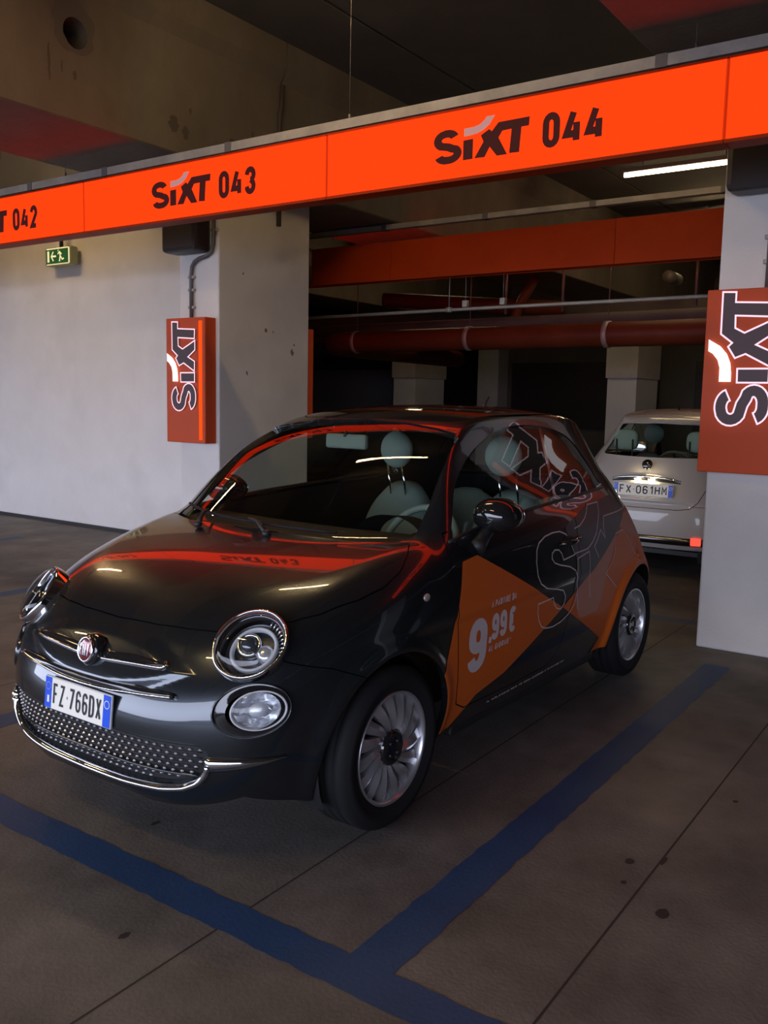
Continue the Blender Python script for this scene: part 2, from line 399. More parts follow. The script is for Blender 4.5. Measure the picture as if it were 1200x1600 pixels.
beam('ceiling_beam',2.95,4.10,OPEN_X+.3,3.592,(1.513,3.925,.10),'raw concrete ceiling beam with a round hole, over the left pillar')
beam('ceiling_beam',2.95,4.10,3.612,24,None,'raw concrete ceiling beam continuing behind the open joint')
beam('ceiling_beam',-1.88,-.73,OPEN_X+.3,24,None,'concrete ceiling beam over the right pillar')
beam('ceiling_beam',7.78,8.93,OPEN_X+.3,24,None,'concrete ceiling beam over the far left')
beam('ceiling_beam',-6.7,-5.56,OPEN_X+.3,24,None,'concrete ceiling beam far to the right')
MB().box(3.60,3.606,2.97,4.08,3.37,CZ).build('joint_filler',M['stain'],ce)
# patch ring of mortar round the hole, drips and cracks on the beam face
ring=MB(); k=26; rnd=random.Random(4)
R0=[.115]*k; V=[]
for q in range(k):
    t=2*math.pi*q/k; V.append((1.513+.101*math.cos(t),2.946,3.925+.101*math.sin(t)))
for q in range(k):
    t=2*math.pi*q/k; r=.165*rnd.uniform(.9,1.1)*(1.15 if math.sin(t)>0 else 1); V.append((1.50+r*math.cos(t),2.946,3.95+r*math.sin(t)))
mort=obj('mortar_patch',V,[(q,(q+1)%k,k+(q+1)%k,k+q) for q in range(k)],nmat('darker mortar',(.10,.085,.068),.9)); S(mort)
def streak(x,z,w_,h_,seed,y=2.9485,mat=None):
    rnd=random.Random(seed); n=10; V=[]
    for i in range(n+1):
        t=i/n; ww=w_*(.35+.65*math.sin(math.pi*min(1,t*.9+.1)))*rnd.uniform(.7,1.2); cx=x+rnd.uniform(-.004,.004)
        V+=[(cx-ww/2,y,z-h_*t),(cx+ww/2,y,z-h_*t)]
    o=obj('beam_stain',V,[(2*i,2*i+1,2*i+3,2*i+2) for i in range(n)],mat or nmat('stain on concrete',(.045,.035,.028),.9)); S(o)
smat=nmat('stain on concrete',(.075,.062,.048),.9)
for k,a in enumerate([(1.30,3.80,.02,.24),(1.40,3.72,.014,.08),(1.50,3.68,.03,.06),(2.38,3.62,.10,.12),(2.50,3.57,.07,.10),(3.0,3.60,.08,.16),(3.25,3.72,.035,.30),(3.45,3.64,.03,.16),(2.55,3.72,.03,.05)]): streak(*a,k,mat=smat)
# stained drain line down the beam joint
MB().tube([(3.60,2.93,4.18),(3.585,2.93,3.98),(3.565,2.93,3.93),(3.56,2.93,3.5),(3.56,2.93,3.0)],.022,8).build('downpipe',nmat('dark stained pipe',(.05,.035,.028),.8))
tag(bpy.data.objects['downpipe'],'thin dark drain pipe running down the concrete beam joint','pipe')
# ---- pillars
def pillar(x0,x1,y0,y1,label,h=3.35,mat='white_wall',side=None,name='pillar'):
    o=MB().box(x0,x1,y0,y1,0,h,.012).build(name,M[mat]); S(o); o['label']=label; return o
pillar(3.15,4.37,3.25,3.74,'white painted pillar under the middle orange light box')
pillar(3.15,4.37,-1.52,-.95,'white painted pillar at the right edge with the big orange sign')
pillar(3.15,4.37,-6.35,-5.85,'white pillar out of frame to the right')
# white wall to the left, set back from the pillar
wl=S(MB().box(3.92,4.10,3.74,21,0,3.30).build('wall_left',M['white_wall']))
S(MB().box(3.895,3.92,3.75,21,0,.035).build('baseboard_left',M['black_plastic']))
S(MB().box(3.98,4.3,4.1,21,3.30,CZ).build('wall_left_upper',M['concrete_dark']))
# chips and scuffs on the pillar side
for k,(x,z,r) in enumerate([(3.75,2.13,.022),(3.85,2.12,.012),(4.12,1.95,.03),(4.15,2.02,.015),(3.50,1.73,.018),(3.45,2.6,.012)]):
    n=9; rnd=random.Random(k); V=[(x+r*rnd.uniform(.4,1)*math.cos(2*math.pi*q/n),3.2485,z+1.4*r*rnd.uniform(.4,1)*math.sin(2*math.pi*q/n)) for q in range(n)]
    S(obj('paint_chip',V,[tuple(range(n))],nmat('bare patch',(.20,.16,.13),.9)))
# enclosing walls
S(MB().box(25.6,25.9,-14,22,0,CZ).build('wall_back',M['concrete_dark']))
S(MB().box(OPEN_X,26,-14.2,-14,0,CZ).build('wall_right',M['concrete_dark']))
S(MB().box(OPEN_X,26,22,22.2,0,CZ).build('wall_far_left',M['concrete_dark']))
S(MB().box(OPEN_X-.2,OPEN_X,-14,22,2.95,CZ+.3).build('wall_front_upper',M['concrete_dark']))
S(MB().box(OPEN_X-.2,OPEN_X,-14,-9,0,2.95).build('wall_front',M['concrete_dark']))
S(MB().box(OPEN_X-.2,OPEN_X,-9,22,0,.42).build('wall_front_parapet',M['concrete_dark']))
g=S(MB().box(-120,OPEN_X-.2,-90,90,-.35,-.05).build('ground',M['asphalt']))
# far wall pieces and second pillar row
S(MB().box(17.5,17.7,-8,8.6,0,CZ).build('wall_rear',M['concrete_dark']))
S(MB().box(15.0,15.2,9.2,16,0,2.25).build('wall_rear_low',M['far_blue']))
S(MB().box(15.0,15.3,9.2,16,2.25,2.6).build('trim_1',M['black_box']))
for y,t in ((8.30,'far pillar behind the roof of the dark car'),(3.48,'far pillar between the dark car and the white car'),(-1.3,'far pillar behind the right pillar')):
    o=MB().box(13.7,14.9,y-.28,y+.28,0,2.02,.01).box(13.69,14.91,y-.285,y+.285,2.02,3.35).build('pillar',M['white_wall']); S(o); o['label']=t
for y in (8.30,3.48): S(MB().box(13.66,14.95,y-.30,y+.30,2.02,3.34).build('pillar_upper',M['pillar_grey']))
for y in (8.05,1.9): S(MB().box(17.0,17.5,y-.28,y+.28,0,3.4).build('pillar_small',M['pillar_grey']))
for y0,y1 in ((4.0,7.6),(-1.0,1.5),(2.3,3.2)):
    o=MB().box(17.40,17.48,y0,y1,.95,2.5)
    for z in np.arange(1.0,2.5,.09): o.box(17.37,17.41,y0+.03,y1-.03,z,z+.06)
    tag(o.build('shutter_panel',M['black_box']),'dark slatted shutter in the rear wall','shutter',group='shutters in the rear wall',kind='structure')
# ============================================================ overhead light boxes
ZB,ZT=2.772,3.138; LX=2.05
def glyphs_on(parent,s,y_right,zbase,h,wd,th,gap,x,mat,name='lettering'):
    V,Fc,wt=text2d(s,h,wd,th,gap)
    return place2d(name,V,Fc,lambda u,v,d:(x-d,y_right-u,zbase+v),mat,parent,.0)
def lightbox(y1,y0,num,label,x=LX,lit=True,sgn=-1):
    """y1 left end, y0 right end; front face looks towards -x when sgn=-1"""
    t=empty('light_box',(x,(y0+y1)/2,ZB)); hw=(y1-y0)/2; H=ZT-ZB; dp=.13
    X=lambda d:sgn*d   # d measured outwards from the face plane
    def bx(m,d0,d1,a,b,c,e): m.box(min(X(d0),X(d1)),max(X(d0),X(d1)),a,b,c,e); return m
    m=MB(); bx(m,-dp,-.012,-hw,hw,-.014,-.002); bx(m,-dp,-.012,-hw,hw,H+.002,H+.014); bx(m,-dp-.004,-dp,-hw,hw,-.014,H+.014)
    bx(m,-dp,-.012,-hw,-hw+.006,0,H); bx(m,-dp,-.012,hw-.006,hw,0,H)
    m.build('housing',M['orange_metal'],t)
    m=MB(); bx(m,-.012,.004,-hw,hw,-.018,-.001); bx(m,-.012,.004,-hw,hw,H+.001,H+.012); m.build('edge_trim',M['orange_metal'],t)
    m=MB(); bx(m,-.010,0,-hw+.007,hw-.007,0,H); m.build('lit_panel',M['lightbox_lit'],t)
    bx(MB(),-.010,-.001,-hw,-hw+.007,0,H).build('panel_joint',M['lightbox_seam'],t); bx(MB(),-.010,-.001,hw-.007,hw,0,H).build('panel_joint',M['lightbox_seam'],t)
    if num:
        z0=.087; h=.180
        ys=.409
        for kk in ('S','i','XT'):
            P,T=fillpoly([LOGO[kk]])
            place2d('logo_letter',P,T,lambda u,v,d:(X(.0025),ys-u*.228,z0+v*h),M['lightbox_print'],t)
        P,T=fillpoly([LOGO['mark']]); place2d('logo_mark',P,T,lambda u,v,d:(X(.003),ys-u*.228,z0+v*h),M['lightbox_grey'],t)
        V,Fc,wt=text2d(num,.182,.100,.038,.022)
        place2d('bay_number',V,Fc,lambda u,v,d:(X(.0025+d),ys-.672-u,z0-.003+v),M['lightbox_print'],t)
    return tag(t,label,'light box','orange light boxes over the bays' if lit else 'orange light boxes of the rear row')
PW=2.41
B=[-3.64,-1.222,1.196,3.61,6.02,8.43,10.84]
nums=['045','044','043','042','041','040']
lbl=['lit orange light box at the right edge, cut off by the frame','lit orange light box numbered 044 over the dark car','lit orange light box numbered 043 in front of the left pillar','lit orange light box numbered 042 at the left edge','lit orange light box beyond the left edge of the frame','lit orange light box farthest left']
for i in range(6): lightbox(B[i+1]-.002,B[i]+.002,nums[i],lbl[i])
# galvanised rail above the boxes
def rail(x0,x1,z0,z1,ys,name,label):
    r=empty(name,(x0,ys[0],z0))
    for a,b in zip(ys[:-1],ys[1:]):
        MB().box(0,x1-x0,a-ys[0]+.004,b-ys[0]-.004,0,z1-z0).build('rail_segment',M['steel'],r)
        m=MB().box(-.003,x1-x0+.003,b-ys[0]-.03,b-ys[0]+.03,-.004,z1-z0+.004); m.build('rail_joint',M['conduit'],r)
    return tag(r,label,'rail')
rail(LX-.005,LX+.10,ZT+.022,ZT+.078,[-3.6,-.9,2.05,3.35,4.3,7.5,11],'mounting_rail','grey metal mounting rail on top of the lit light boxes')
rail(5.40,5.47,3.285,3.335,[-3.6,-.35,.8,1.9,3.1,4.9,8],'mounting_rail','grey metal rail above the rear orange light box, under the fluorescent lamp')
for k,(x,y) in enumerate([(LX+.05,1.06),(LX+.05,-1.05),(LX+.05,3.9)]):
    tag(MB().tube([(x,y,ZT+.07),(x,y,CZ)],.0025,6).tube([(x,y,ZT+.07),(x,y,ZT+.12)],.008,8).build('suspension_wire',M['conduit']),['thin suspension wire above the light box numbered 043','thin suspension wire near the right pillar','thin suspension wire left of the hole in the beam'][k],'wire')
# rear row seen from behind
for a,b,t in ((5.4,2.98,'left'),(2.98,.56,'middle'),(.56,-1.86,'right')):
    lightbox(a-.002,b+.002,None,'unlit back of an orange light box over the white car row, %s one'%t,x=5.50,lit=False,sgn=1)
# rear rail hangers and exit lamp
# ---- dark boxes at the pillar tops
def darkbox(x0,y0,y1,z0,label,depth=.20,sgn=-1):
    t=empty('junction_housing',(x0,(y0+y1)/2,z0)); hw=(y1-y0)/2
    m=MB().box(0,depth,-hw,hw,0,.36,.035); 
    if sgn<0: m.xf(lambda p:Vector((-p.x,p.y,p.z)))
    m.build('cover',M['black_box'],t)
    tag(t,label,'box','dark housings at the pillar tops')
darkbox(3.149,3.335,3.755,2.745,'dark brown plastic housing on the middle pillar under the orange box')
darkbox(3.149,-1.46,-1.00,2.735,'dark brown plastic housing on the right pillar under the orange box')
darkbox(4.371,3.28,3.70,2.62,'dark housing on the rear face of the middle pillar',.10,1)
def conduit(pts,clips,label,x):
    t=empty('cable_conduit',pts[-1]); o=Vector(pts[-1])
    MB().tube([Vector(p)-o for p in pts],.017,10).build('tube',M['conduit'],t)
    for y,z in clips: MB().box(-.02,.022,-.035,.035,-.012,.012,.003).build('clip',M['steel'],t,loc=(x-o.x,y-o.y,z-o.z))
    tag(t,label,'conduit')
def bend(a,b,n=8): return [a+(b-a)*i/n for i in range(n+1)]
c=[(3.125,3.285,3.05),(3.125,3.285,2.93),(3.125,3.29,2.82),(3.125,3.31,2.75),(3.125,3.37,2.72),(3.125,3.46,2.705),(3.125,3.52,2.68),(3.125,3.555,2.64),(3.125,3.565,2.57),(3.125,3.565,2.18)]
conduit(c,[(3.285,2.93),(3.565,2.55),(3.565,2.44),(3.565,2.29)],'bent grey cable conduit above the sign on the middle pillar',3.137)
c=[(3.125,-1.36,2.70),(3.125,-1.30,2.698),(3.125,-1.265,2.68),(3.125,-1.245,2.62),(3.125,-1.235,2.55),(3.125,-1.235,2.2)]
conduit(c,[(-1.235,2.49),(-1.235,2.35)],'grey cable conduit above the sign on the right pillar',3.137)
# ---- upright company signs on the pillars
def sign(yl,yr,z0,z1,x,label,dep=.13,strip=True,letters=True,sgn=-1):
    t=empty('pillar_sign',(x,(yl+yr)/2,z0)); hw=(yl-yr)/2; H=z1-z0
    X=lambda d:sgn*d
    MB().box(min(X(0),X(dep)),max(X(0),X(dep)),-hw,hw,0,H,.006).build('sign_case',M['sign_face'],t)
    MB().box(min(X(dep),X(dep+.002)),max(X(dep),X(dep+.002)),-hw+.006,hw-.006,.006,H-.006).build('face_panel',M['sign_face'],t)
    if strip:
        MB().box(min(X(dep),X(dep+.005)),max(X(dep),X(dep+.005)),-hw+.035,-hw+.075,.03,H-.03).build('lit_strip',M['sign_strip'],t)
    if letters:
        cap=.29; L0=.295  # reading direction runs upwards, letter tops point left
        fn=lambda u,v,d:(X(dep+.006+d),hw-.38+v*cap,L0+u*cap*1.01)
        for kk in ('S','i','XT'):
            P,T=fillpoly([LOGO[kk]]); place2d('logo_letter',P,T,fn,M['sign_letter'],t,.010)
            V,Fc=stroke(LOGO[kk]+[LOGO[kk][0]],.034); place2d('letter_glow',V,Fc,lambda u,v,d:(X(dep+.0175),)+fn(u,v,0)[1:],M['sign_edge'],t)
        P,T=fillpoly([LOGO['mark']]); place2d('logo_mark',P,T,lambda u,v,d:(X(dep+.018),)+fn(u,v,0)[1:],M['sign_white'],t)
    return tag(t,label,'sign','upright orange signs on the pillars')
sign(3.775,3.285,1.10,2.19,3.149,'narrow upright orange sign with lit letters on the middle pillar')
sign(-.925,-1.425,1.115,2.19,3.149,'large upright orange sign with lit letters cut by the right edge')
sign(3.77,3.27,1.12,2.19,4.371,'orange sign on the rear face of the middle pillar, seen edge on',.10,False,False,1)
# ---- emergency exit lamp on the left wall
t=empty('exit_sign',(3.83,6.38,2.93))
MB().box(-.05,.05,-.235,.235,0,.20,.02).build('housing',M['exit_body'],t)
MB().box(-.056,-.05,-.185,.20,.025,.175).build('green_panel',M['exit_green'],t)
fn=lambda u,v,d:(-.058-d,.19-u,.03+v)
for nm,ss in (('door_symbol',[([(.03,.01),(.03,.13)],.035)]),('arrow',[([(.17,.07),(.09,.07)],.02),([(.12,.12),(.085,.07),(.12,.02)],.018)]),
   ('running_figure',[([(.235,.115),(.245,.07),(.23,.01)],.02),([(.245,.07),(.28,.03),(.31,.04)],.016),([(.20,.09),(.235,.115),(.27,.085)],.014),([(.205,.13),(.212,.125)],.024)])):
    for p,wd in ss:
        V,Fc=stroke(p,wd); place2d(nm,V,Fc,fn,M['exit_white'],t)
MB().box(-.052,-.05,-.21,-.19,.015,.185).box(-.052,-.05,-.19,.2,.178,.19).box(-.052,-.05,-.19,.2,.01,.02).build('frame_edge',M['exit_white'],t)
MB().tube([(0,0,.19),(0,0,.40)],.022,8).build('hanger',M['black_box'],t)
MB().box(.0,.10,-.03,.03,.38,.42).build('bracket',M['black_box'],t)
tag(t,'small green emergency exit sign with running figure and arrow on the white wall','exit sign')
# ---- fluorescent lamps
def lamp(x,y,z,L,label,mat='tube',rz=0):
    t=empty('ceiling_lamp',(x,y,z),rz)
    MB().box(-.05,.05,-L/2-.03,L/2+.03,.02,.07,.008).build('lamp_body',M['conduit'],t)
    MB().tube([(0,-L/2,0),(0,L/2,0)],.026,12).build('tube',M[mat],t)
    for s in (-1,1): MB().box(-.03,.03,s*L/2-.02,s*L/2+.02,-.03,.03,.006).build('end_cap',M['conduit'],t)
    for s in (-1,1): MB().tube([(0,s*L/3,.07),(0,s*L/3,max(.09,CZ-z))],.006,6).build('hanger',M['conduit'],t)
    return tag(t,label,'lamp','fluorescent lamps under the ceiling')
lamp(8.45,.95,4.30,1.45,'lit fluorescent tube behind the light box, beside the right pillar')
lamp(1.35,1.15,4.30,1.3,'lit fluorescent tube above the dark car, out of frame','tube_warm')
lamp(2.2,6.4,4.30,1.3,'lit fluorescent tube over the bays to the left, out of frame','tube_warm')
lamp(11.0,5.9,4.30,1.45,'added fluorescent tube brightening the far bays, hidden by the light boxes')  # unseen tube added to brighten the rear of the hall
lamp(11.5,1.0,4.30,1.45,'added fluorescent tube brightening the far pillars, hidden by the light boxes')  # second unseen tube, added for more light on the far pillars
lamp(-3.2,.2,4.30,1.3,'added fluorescent tube warming the walls, over the driving aisle near the camera, out of frame','tube_warm')  # this and the next two aisle tubes are added, unseen, to warm the upper walls
lamp(-3.2,6.2,4.30,1.3,'added fluorescent tube warming the walls, over the driving aisle at the left, out of frame','tube_warm')
lamp(-3.2,3.2,4.30,1.3,'added fluorescent tube warming the walls, over the driving aisle, out of frame','tube_warm')
# ---- pipes at the back
def pipe(name,pts,r,mat,label,clamps=(),n=16,group=None):
    o=Vector(pts[0]); t=empty(name,pts[0])
    MB().tube([Vector(p)-o for p in pts],r,n).build('pipe_run',M[mat],t)
    for c in clamps:
        p=Vector(c)-o; MB().tube([p+Vector((0,-.03,0)),p+Vector((0,.03,0))],r+.010,n).build('clamp',M['steel'],t)
        MB().tube([p+Vector((0,0,r)),p+Vector((0,0,(2.755 if c[0]<6 else 3.4)-c[2]))],.008,6).build('hanger_rod',M['conduit'],t)
    tag(t,label,'pipe',group)
pipe('drain_pipe',[(8,-2.5,2.36),(8,1.55,2.355),(8,5.55,2.34),(8.05,5.78,2.33),(8.2,5.9,2.32),(8.6,5.98,2.31),(12,6.0,2.3)],.15,'pipe_orange','thick orange brown drain pipe hung under the ceiling behind the cars',[(8,1.6,2.355),(8,3.5,2.35),(8,5.35,2.34)],24)
pipe('drain_pipe',[(8.5,-2.5,2.62),(8.5,6.5,2.56)],.08,'concrete_dark','darker pipe just above the thick orange brown drain pipe')
pipe('thin_pipe',[(5.44,-2.5,2.455),(5.44,2.0,2.435),(5.44,4.9,2.41)],.017,'steel','thin pale pipe crossing behind the rear light box',[(5.44,2.3,2.435)],10)
pipe('thin_pipe',[(7.2,-2.5,2.66),(7.2,6.2,2.62)],.014,'conduit','thin dark pipe just behind the pale one')
pipe('drain_pipe',[(9.5,3.3,3.3),(9.5,3.5,3.0),(9.5,3.6,2.75),(9.3,3.7,2.5)],.07,'pipe_orange','slanting brown pipe dropping from the ceiling above the dark car')
pipe('drain_pipe',[(9.0,5.6,3.05),(9.6,3.9,2.95),(9.9,3.0,2.9)],.11,'pipe_orange','brown pipe branch under the rear light box')
pipe('drain_pipe',[(10.4,1.55,3.28),(10.0,1.55,3.28)],.085,'conduit','short open pale pipe end near the right pillar')
for k,(y,z) in enumerate([(2.11,2.485),(1.69,2.49)]):
    t=empty('ceiling_sensor',(5.44,y,z)); MB().box(-.025,.025,-.028,.028,-.033,.033,.006).build('sensor_body',M['steel'],t); MB().tube([(0,0,.04),(0,0,.26)],.005,6).build('rod',M['conduit'],t)
    tag(t,['small pale box on a rod behind the rear light box, left one','small pale box on a rod behind the rear light box, right one'][k],'sensor','small hanging boxes at the back')
for k,(y,x) in enumerate([(.45,7.55),(2.0,7.55),(2.75,7.55)]):
    tag(MB().tube([(x,y,2.6),(x,y,3.315)],.018,8).build('hanger_rod',M['conduit']),['vertical grey rod near the right pillar','vertical grey rod in the middle of the rear bay','vertical grey rod left in the rear bay'][k],'rod','vertical rods at the back')
tag(MB().box(7.52,7.58,-1.6,4.0,3.312,3.349).build('support_channel',M['conduit']),'horizontal steel channel fixed under the ceiling beams behind the rear light box','channel')
# cross beam with dark soffit behind the pipes
S(MB().box(10.6,11.4,-8,16,2.55,3.05).build('trim_2',M['concrete_dark']))
# ============================================================ car body surface
def spl(xs, ys):
    """natural cubic spline, tabulated"""
    xs=np.array(xs,float); ys=np.array(ys,float); n=len(xs)
    h=np.diff(xs); A=np.zeros((n,n)); b=np.zeros(n); A[0,0]=A[-1,-1]=1
    for i in range(1,n-1):
        A[i,i-1]=h[i-1]; A[i,i]=2*(h[i-1]+h[i]); A[i,i+1]=h[i]
        b[i]=6*((ys[i+1]-ys[i])/h[i]-(ys[i]-ys[i-1])/h[i-1])
    M=np.linalg.solve(A,b)
    t=np.linspace(xs[0],xs[-1],800); k=np.clip(np.searchsorted(xs,t)-1,0,n-2)
    a=(xs[k+1]-t)/h[k]; c=(t-xs[k])/h[k]
    v=a*ys[k]+c*ys[k+1]+((a**3-a)*M[k]+(c**3-c)*M[k+1])*h[k]**2/6
    s0=(v[1]-v[0])/(t[1]-t[0]); s1=(v[-1]-v[-2])/(t[1]-t[0])
    t=np.concatenate([[t[0]-2],t,[t[-1]+2]]); v=np.concatenate([[v[0]-2*s0],v,[v[-1]+2*s1]])
    return lambda x: np.interp(x,t,v)
def smax(a,b,k):
    h=np.maximum(k-np.abs(a-b),0)/k
    return np.maximum(a,b)+h*h*k/4
def smin(a,b,k): return -smax(-a,-b,k)
def sstep(a,b,x):
    t=np.clip((x-a)/(b-a),0,1); return t*t*(3-2*t)
XN=spl([.10,.16,.22,.30,.42,.483,.55,.60,.658,.70,.76,.82,.9,1.0],[-.60,-.64,-.677,-.708,-.722,-.719,-.707,-.694,-.67,-.65,-.605,-.54,-.42,-.25])
NF=spl([.1,.3,.5,.65,.8,1.0],[3.3,3.3,3.1,2.9,2.8,2.8])
NR=spl([.1,.3,.6,.8,1.0,1.4],[4.4,4.6,4.6,3.6,2.8,2.6])
XR=spl([.15,.22,.30,.45,.60,.75,.90,1.0,1.1],[2.66,2.74,2.81,2.845,2.835,2.80,2.745,2.70,2.645])
WL=spl([.10,.16,.22,.30,.42,.55,.65,.75,.85,.93,1.0,1.1],[.695,.722,.745,.772,.798,.811,.8135,.808,.79,.765,.735,.68])
ZH=spl([-.75,-.62,-.55,-.45,-.3,-.1,.1,.25,.5,.8,1.43,1.9,2.2,2.7],[.60,.722,.765,.812,.868,.922,.962,.982,.99,1.0,1.05,1.085,1.12,1.16])
WC=spl([.85,1.0,1.1,1.2,1.3,1.4,1.5],[.785,.735,.702,.667,.628,.582,.53])
XW=spl([.80,.96,1.1,1.2,1.3,1.414,1.5],[-.10,.10,.285,.425,.58,.785,.97])
ZR=spl([.3,.7,.85,1.0,1.3,1.6,1.9,2.2,2.4,2.7],[1.27,1.40,1.437,1.461,1.483,1.488,1.476,1.44,1.40,1.32])
XG=spl([.9,1.0,1.1,1.3,1.42,1.5],[2.78,2.735,2.68,2.53,2.42,2.33])
def F(p, detail=True):
    x,y,z=p[...,0],np.abs(p[...,1]),p[...,2]
    # lower body: rounded plan slices
    pl=1-.022*((x-1.15)/1.2)**2
    w=WL(z)*pl
    x0=.15; L=np.maximum(x0-XN(z),.2); n=NF(z); w=np.maximum(w,.1)
    u=np.maximum(x0-x,0)/L; gf=((y/w)**n+u**n+1e-9)**(1/n)-1
    x1=1.75; L2=np.maximum(XR(z)-x1,.2); n2=NR(z)
    u=np.maximum(x-x1,0)/L2; gr=((y/w)**n2+u**n2+1e-9)**(1/n2)-1
    g=np.where(x<x0,gf*.82,np.where(x>x1,gr*.9,(y/w-1)*.81))
    # front fender shoulder / hood crown
    zt=ZH(x)-.035*(y/.7)**2.2*sstep(.6,-.2,x)
    low=smax(g,(z-zt)*.93,.10*sstep(.5,-.1,x)+.07)
    # cabin
    wc=WC(z)*(1-.005*sstep(.9,.2,x)-.13*np.maximum(x-1.25,0)**2/1.2**2)
    side=(y-wc)*.92
    bow=.17-.07*np.clip((z-.96)/.45,0,1)
    fw=(XW(z)+bow*(y/.6)**2.3-x)*.62
    fr=(x-XG(z)+.16*(y/.55)**2.6)*.8
    rf=z-(ZR(x)-.040*(y/.5)**2.4)
    cab=smax(smax(side,fw,.06),fr,.12); cab=smax(cab,rf,.08)
    cab=smax(cab,gr*.9,.03)
    cab=smax(cab,.7-z,.02)
    f=smin(low,cab,.035)
    if detail:
        # wheel arch flares
        for cx in (0.,2.3):
            r=np.hypot(x-cx,z-.30)
            f=f-(.016+.012*(cx>1))*np.exp(-((r-.345)/(.035+.03*(cx>1)*(x>2.3)))**2)*sstep(.55,.7,y)*sstep(.12,.2,z)
        # whisker panel on the nose
        e=whisk(y,z)
        f=f-.012*sstep(.010,-.035,e)*(x<0)
    return f
def whisk(y,z):
    # pointed lens shape, signed distance approx (negative inside)
    zc=.632
    a=.43
    t=np.clip(y/a,0,1.3)
    hu=.098*(1-t**2.2); hl=.088*(1-t**2.2)
    return np.maximum(z-zc-hu, zc-hl-z)*1.0
def Fn(p,e=1.5e-3):
    k=np.array([[1,-1,-1],[-1,-1,1],[-1,1,-1],[1,1,1]],float); g=0
    for q in k: g=g+q*F(p+q*e)[...,None]
    return g/np.maximum(np.linalg.norm(g,axis=-1,keepdims=True),1e-9)
def to_surf(p,it=4):
    for _ in range(it):
        g=Fn(p); f=F(p); p=p-g*f[...,None]*.9
    return p
class Sk: 
    """piece of the body skin: vertices on the implicit surface"""
    def __init__(s,V,Fc): s.V=V; s.F=Fc
def make_skin(h=.0112):
    X0,X1,Y,Z0,Z1=-.86,2.98,.86,.08,1.60
    xs=np.linspace(X0,X1,int((X1-X0)/h)); ys=np.linspace(-Y,0,int(Y/h)); zs=np.linspace(Z0,Z1,int((Z1-Z0)/h))
    nx,ny,nz=len(xs),len(ys),len(zs); idx={}; P=[];Fc=[]
    def vid(i,j,k):
        key=(i,j,k)
        if key not in idx: idx[key]=len(P); P.append((xs[i],ys[j],zs[k]))
        return idx[key]
    for i in range(nx-1):
        for j in range(ny-1): Fc.append((vid(i,j,nz-1),vid(i+1,j,nz-1),vid(i+1,j+1,nz-1),vid(i,j+1,nz-1)))
        for k in range(nz-1): Fc.append((vid(i,0,k),vid(i+1,0,k),vid(i+1,0,k+1),vid(i,0,k+1)))
    for j in range(ny-1):
        for k in range(nz-1):
            Fc.append((vid(0,j,k),vid(0,j,k+1),vid(0,j+1,k+1),vid(0,j+1,k)))
            Fc.append((vid(nx-1,j,k),vid(nx-1,j+1,k),vid(nx-1,j+1,k+1),vid(nx-1,j,k+1)))
    P=np.array(P); O=np.stack([np.clip(P[:,0],.15,2.1),0*P[:,0],0*P[:,0]+.60],1)
    D=P-O; a=np.zeros(len(P)); b=np.full(len(P),1.25)
    fa=.02
    ts=np.linspace(.05,1.25,26); lo=a.copy(); hi=b.copy(); found=np.zeros(len(P),bool)
    for t0,t1 in zip(ts[:-1],ts[1:]):
        f=F(O+D*t1); m=(~found)&(f>0); lo[m]=t0; hi[m]=t1; found|=m
    for _ in range(16):
        m=(lo+hi)/2; f=F(O+D*m[:,None]); lo=np.where(f<0,m,lo); hi=np.where(f<0,hi,m)
    V=O+D*((lo+hi)/2)[:,None]
    V[np.abs(P[:,1])<1e-9,1]=0
    # mirror
    mir=np.abs(V[:,1])<1e-9; n=len(V); mp=np.full(n,-1); mp[mir]=np.nonzero(mir)[0]; k=(~mir).sum(); mp[~mir]=n+np.arange(k)
    V2=V[~mir].copy(); V2[:,1]*=-1
    Fa=np.array(Fc); Fb=mp[Fa][:,::-1]
    return Sk(np.vstack([V,V2]),[tuple(f) for f in Fa]+[tuple(f) for f in Fb])
def compact(V,Fc):
    used=sorted({i for f in Fc for i in f}); m={o:i for i,o in enumerate(used)}
    return Sk(V[used] if used else V[:0],[tuple(m[i] for i in f) for f in Fc])
def split(sk,phi):
    """-> (inside phi<0, outside)"""
    if len(sk.F)==0: return sk,sk
    p=phi(sk.V); p=np.where(np.abs(p)<1e-7,1e-7,p); neg=p<0; V=list(sk.V); A=[];Bf=[]; new={}; nv=len(V); add=[]
    negl=neg.tolist()
    def cross(a,b):
        k=(a,b) if a<b else (b,a)
        if k not in new:
            i,j=k; t=p[i]/(p[i]-p[j]); new[k]=nv+len(add); add.append(sk.V[i]*(1-t)+sk.V[j]*t)
        return new[k]
    for f in sk.F:
        s=sum(negl[i] for i in f)
        if s==len(f): A.append(f)
        elif s==0: Bf.append(f)
        else:
            fa=[];fb=[]; n=len(f)
            for q in range(n):
                a,b=f[q],f[(q+1)%n]
                (fa if negl[a] else fb).append(a)
                if negl[a]!=negl[b]:
                    c=cross(a,b); fa.append(c); fb.append(c)
            if len(fa)>2: A.append(tuple(fa))
            if len(fb)>2: Bf.append(tuple(fb))
    W=np.vstack([sk.V,np.array(add)]) if add else sk.V
    return compact(W,A),compact(W,Bf)
def cut(sk,phi,g=.0022):
    """inside / outside with a shut-line gap of 2g"""
    if g==0: return split(sk,phi)
    ins,_=split(sk,lambda v:phi(v)+g); _,out=split(sk,lambda v:phi(v)-g)
    return ins,out
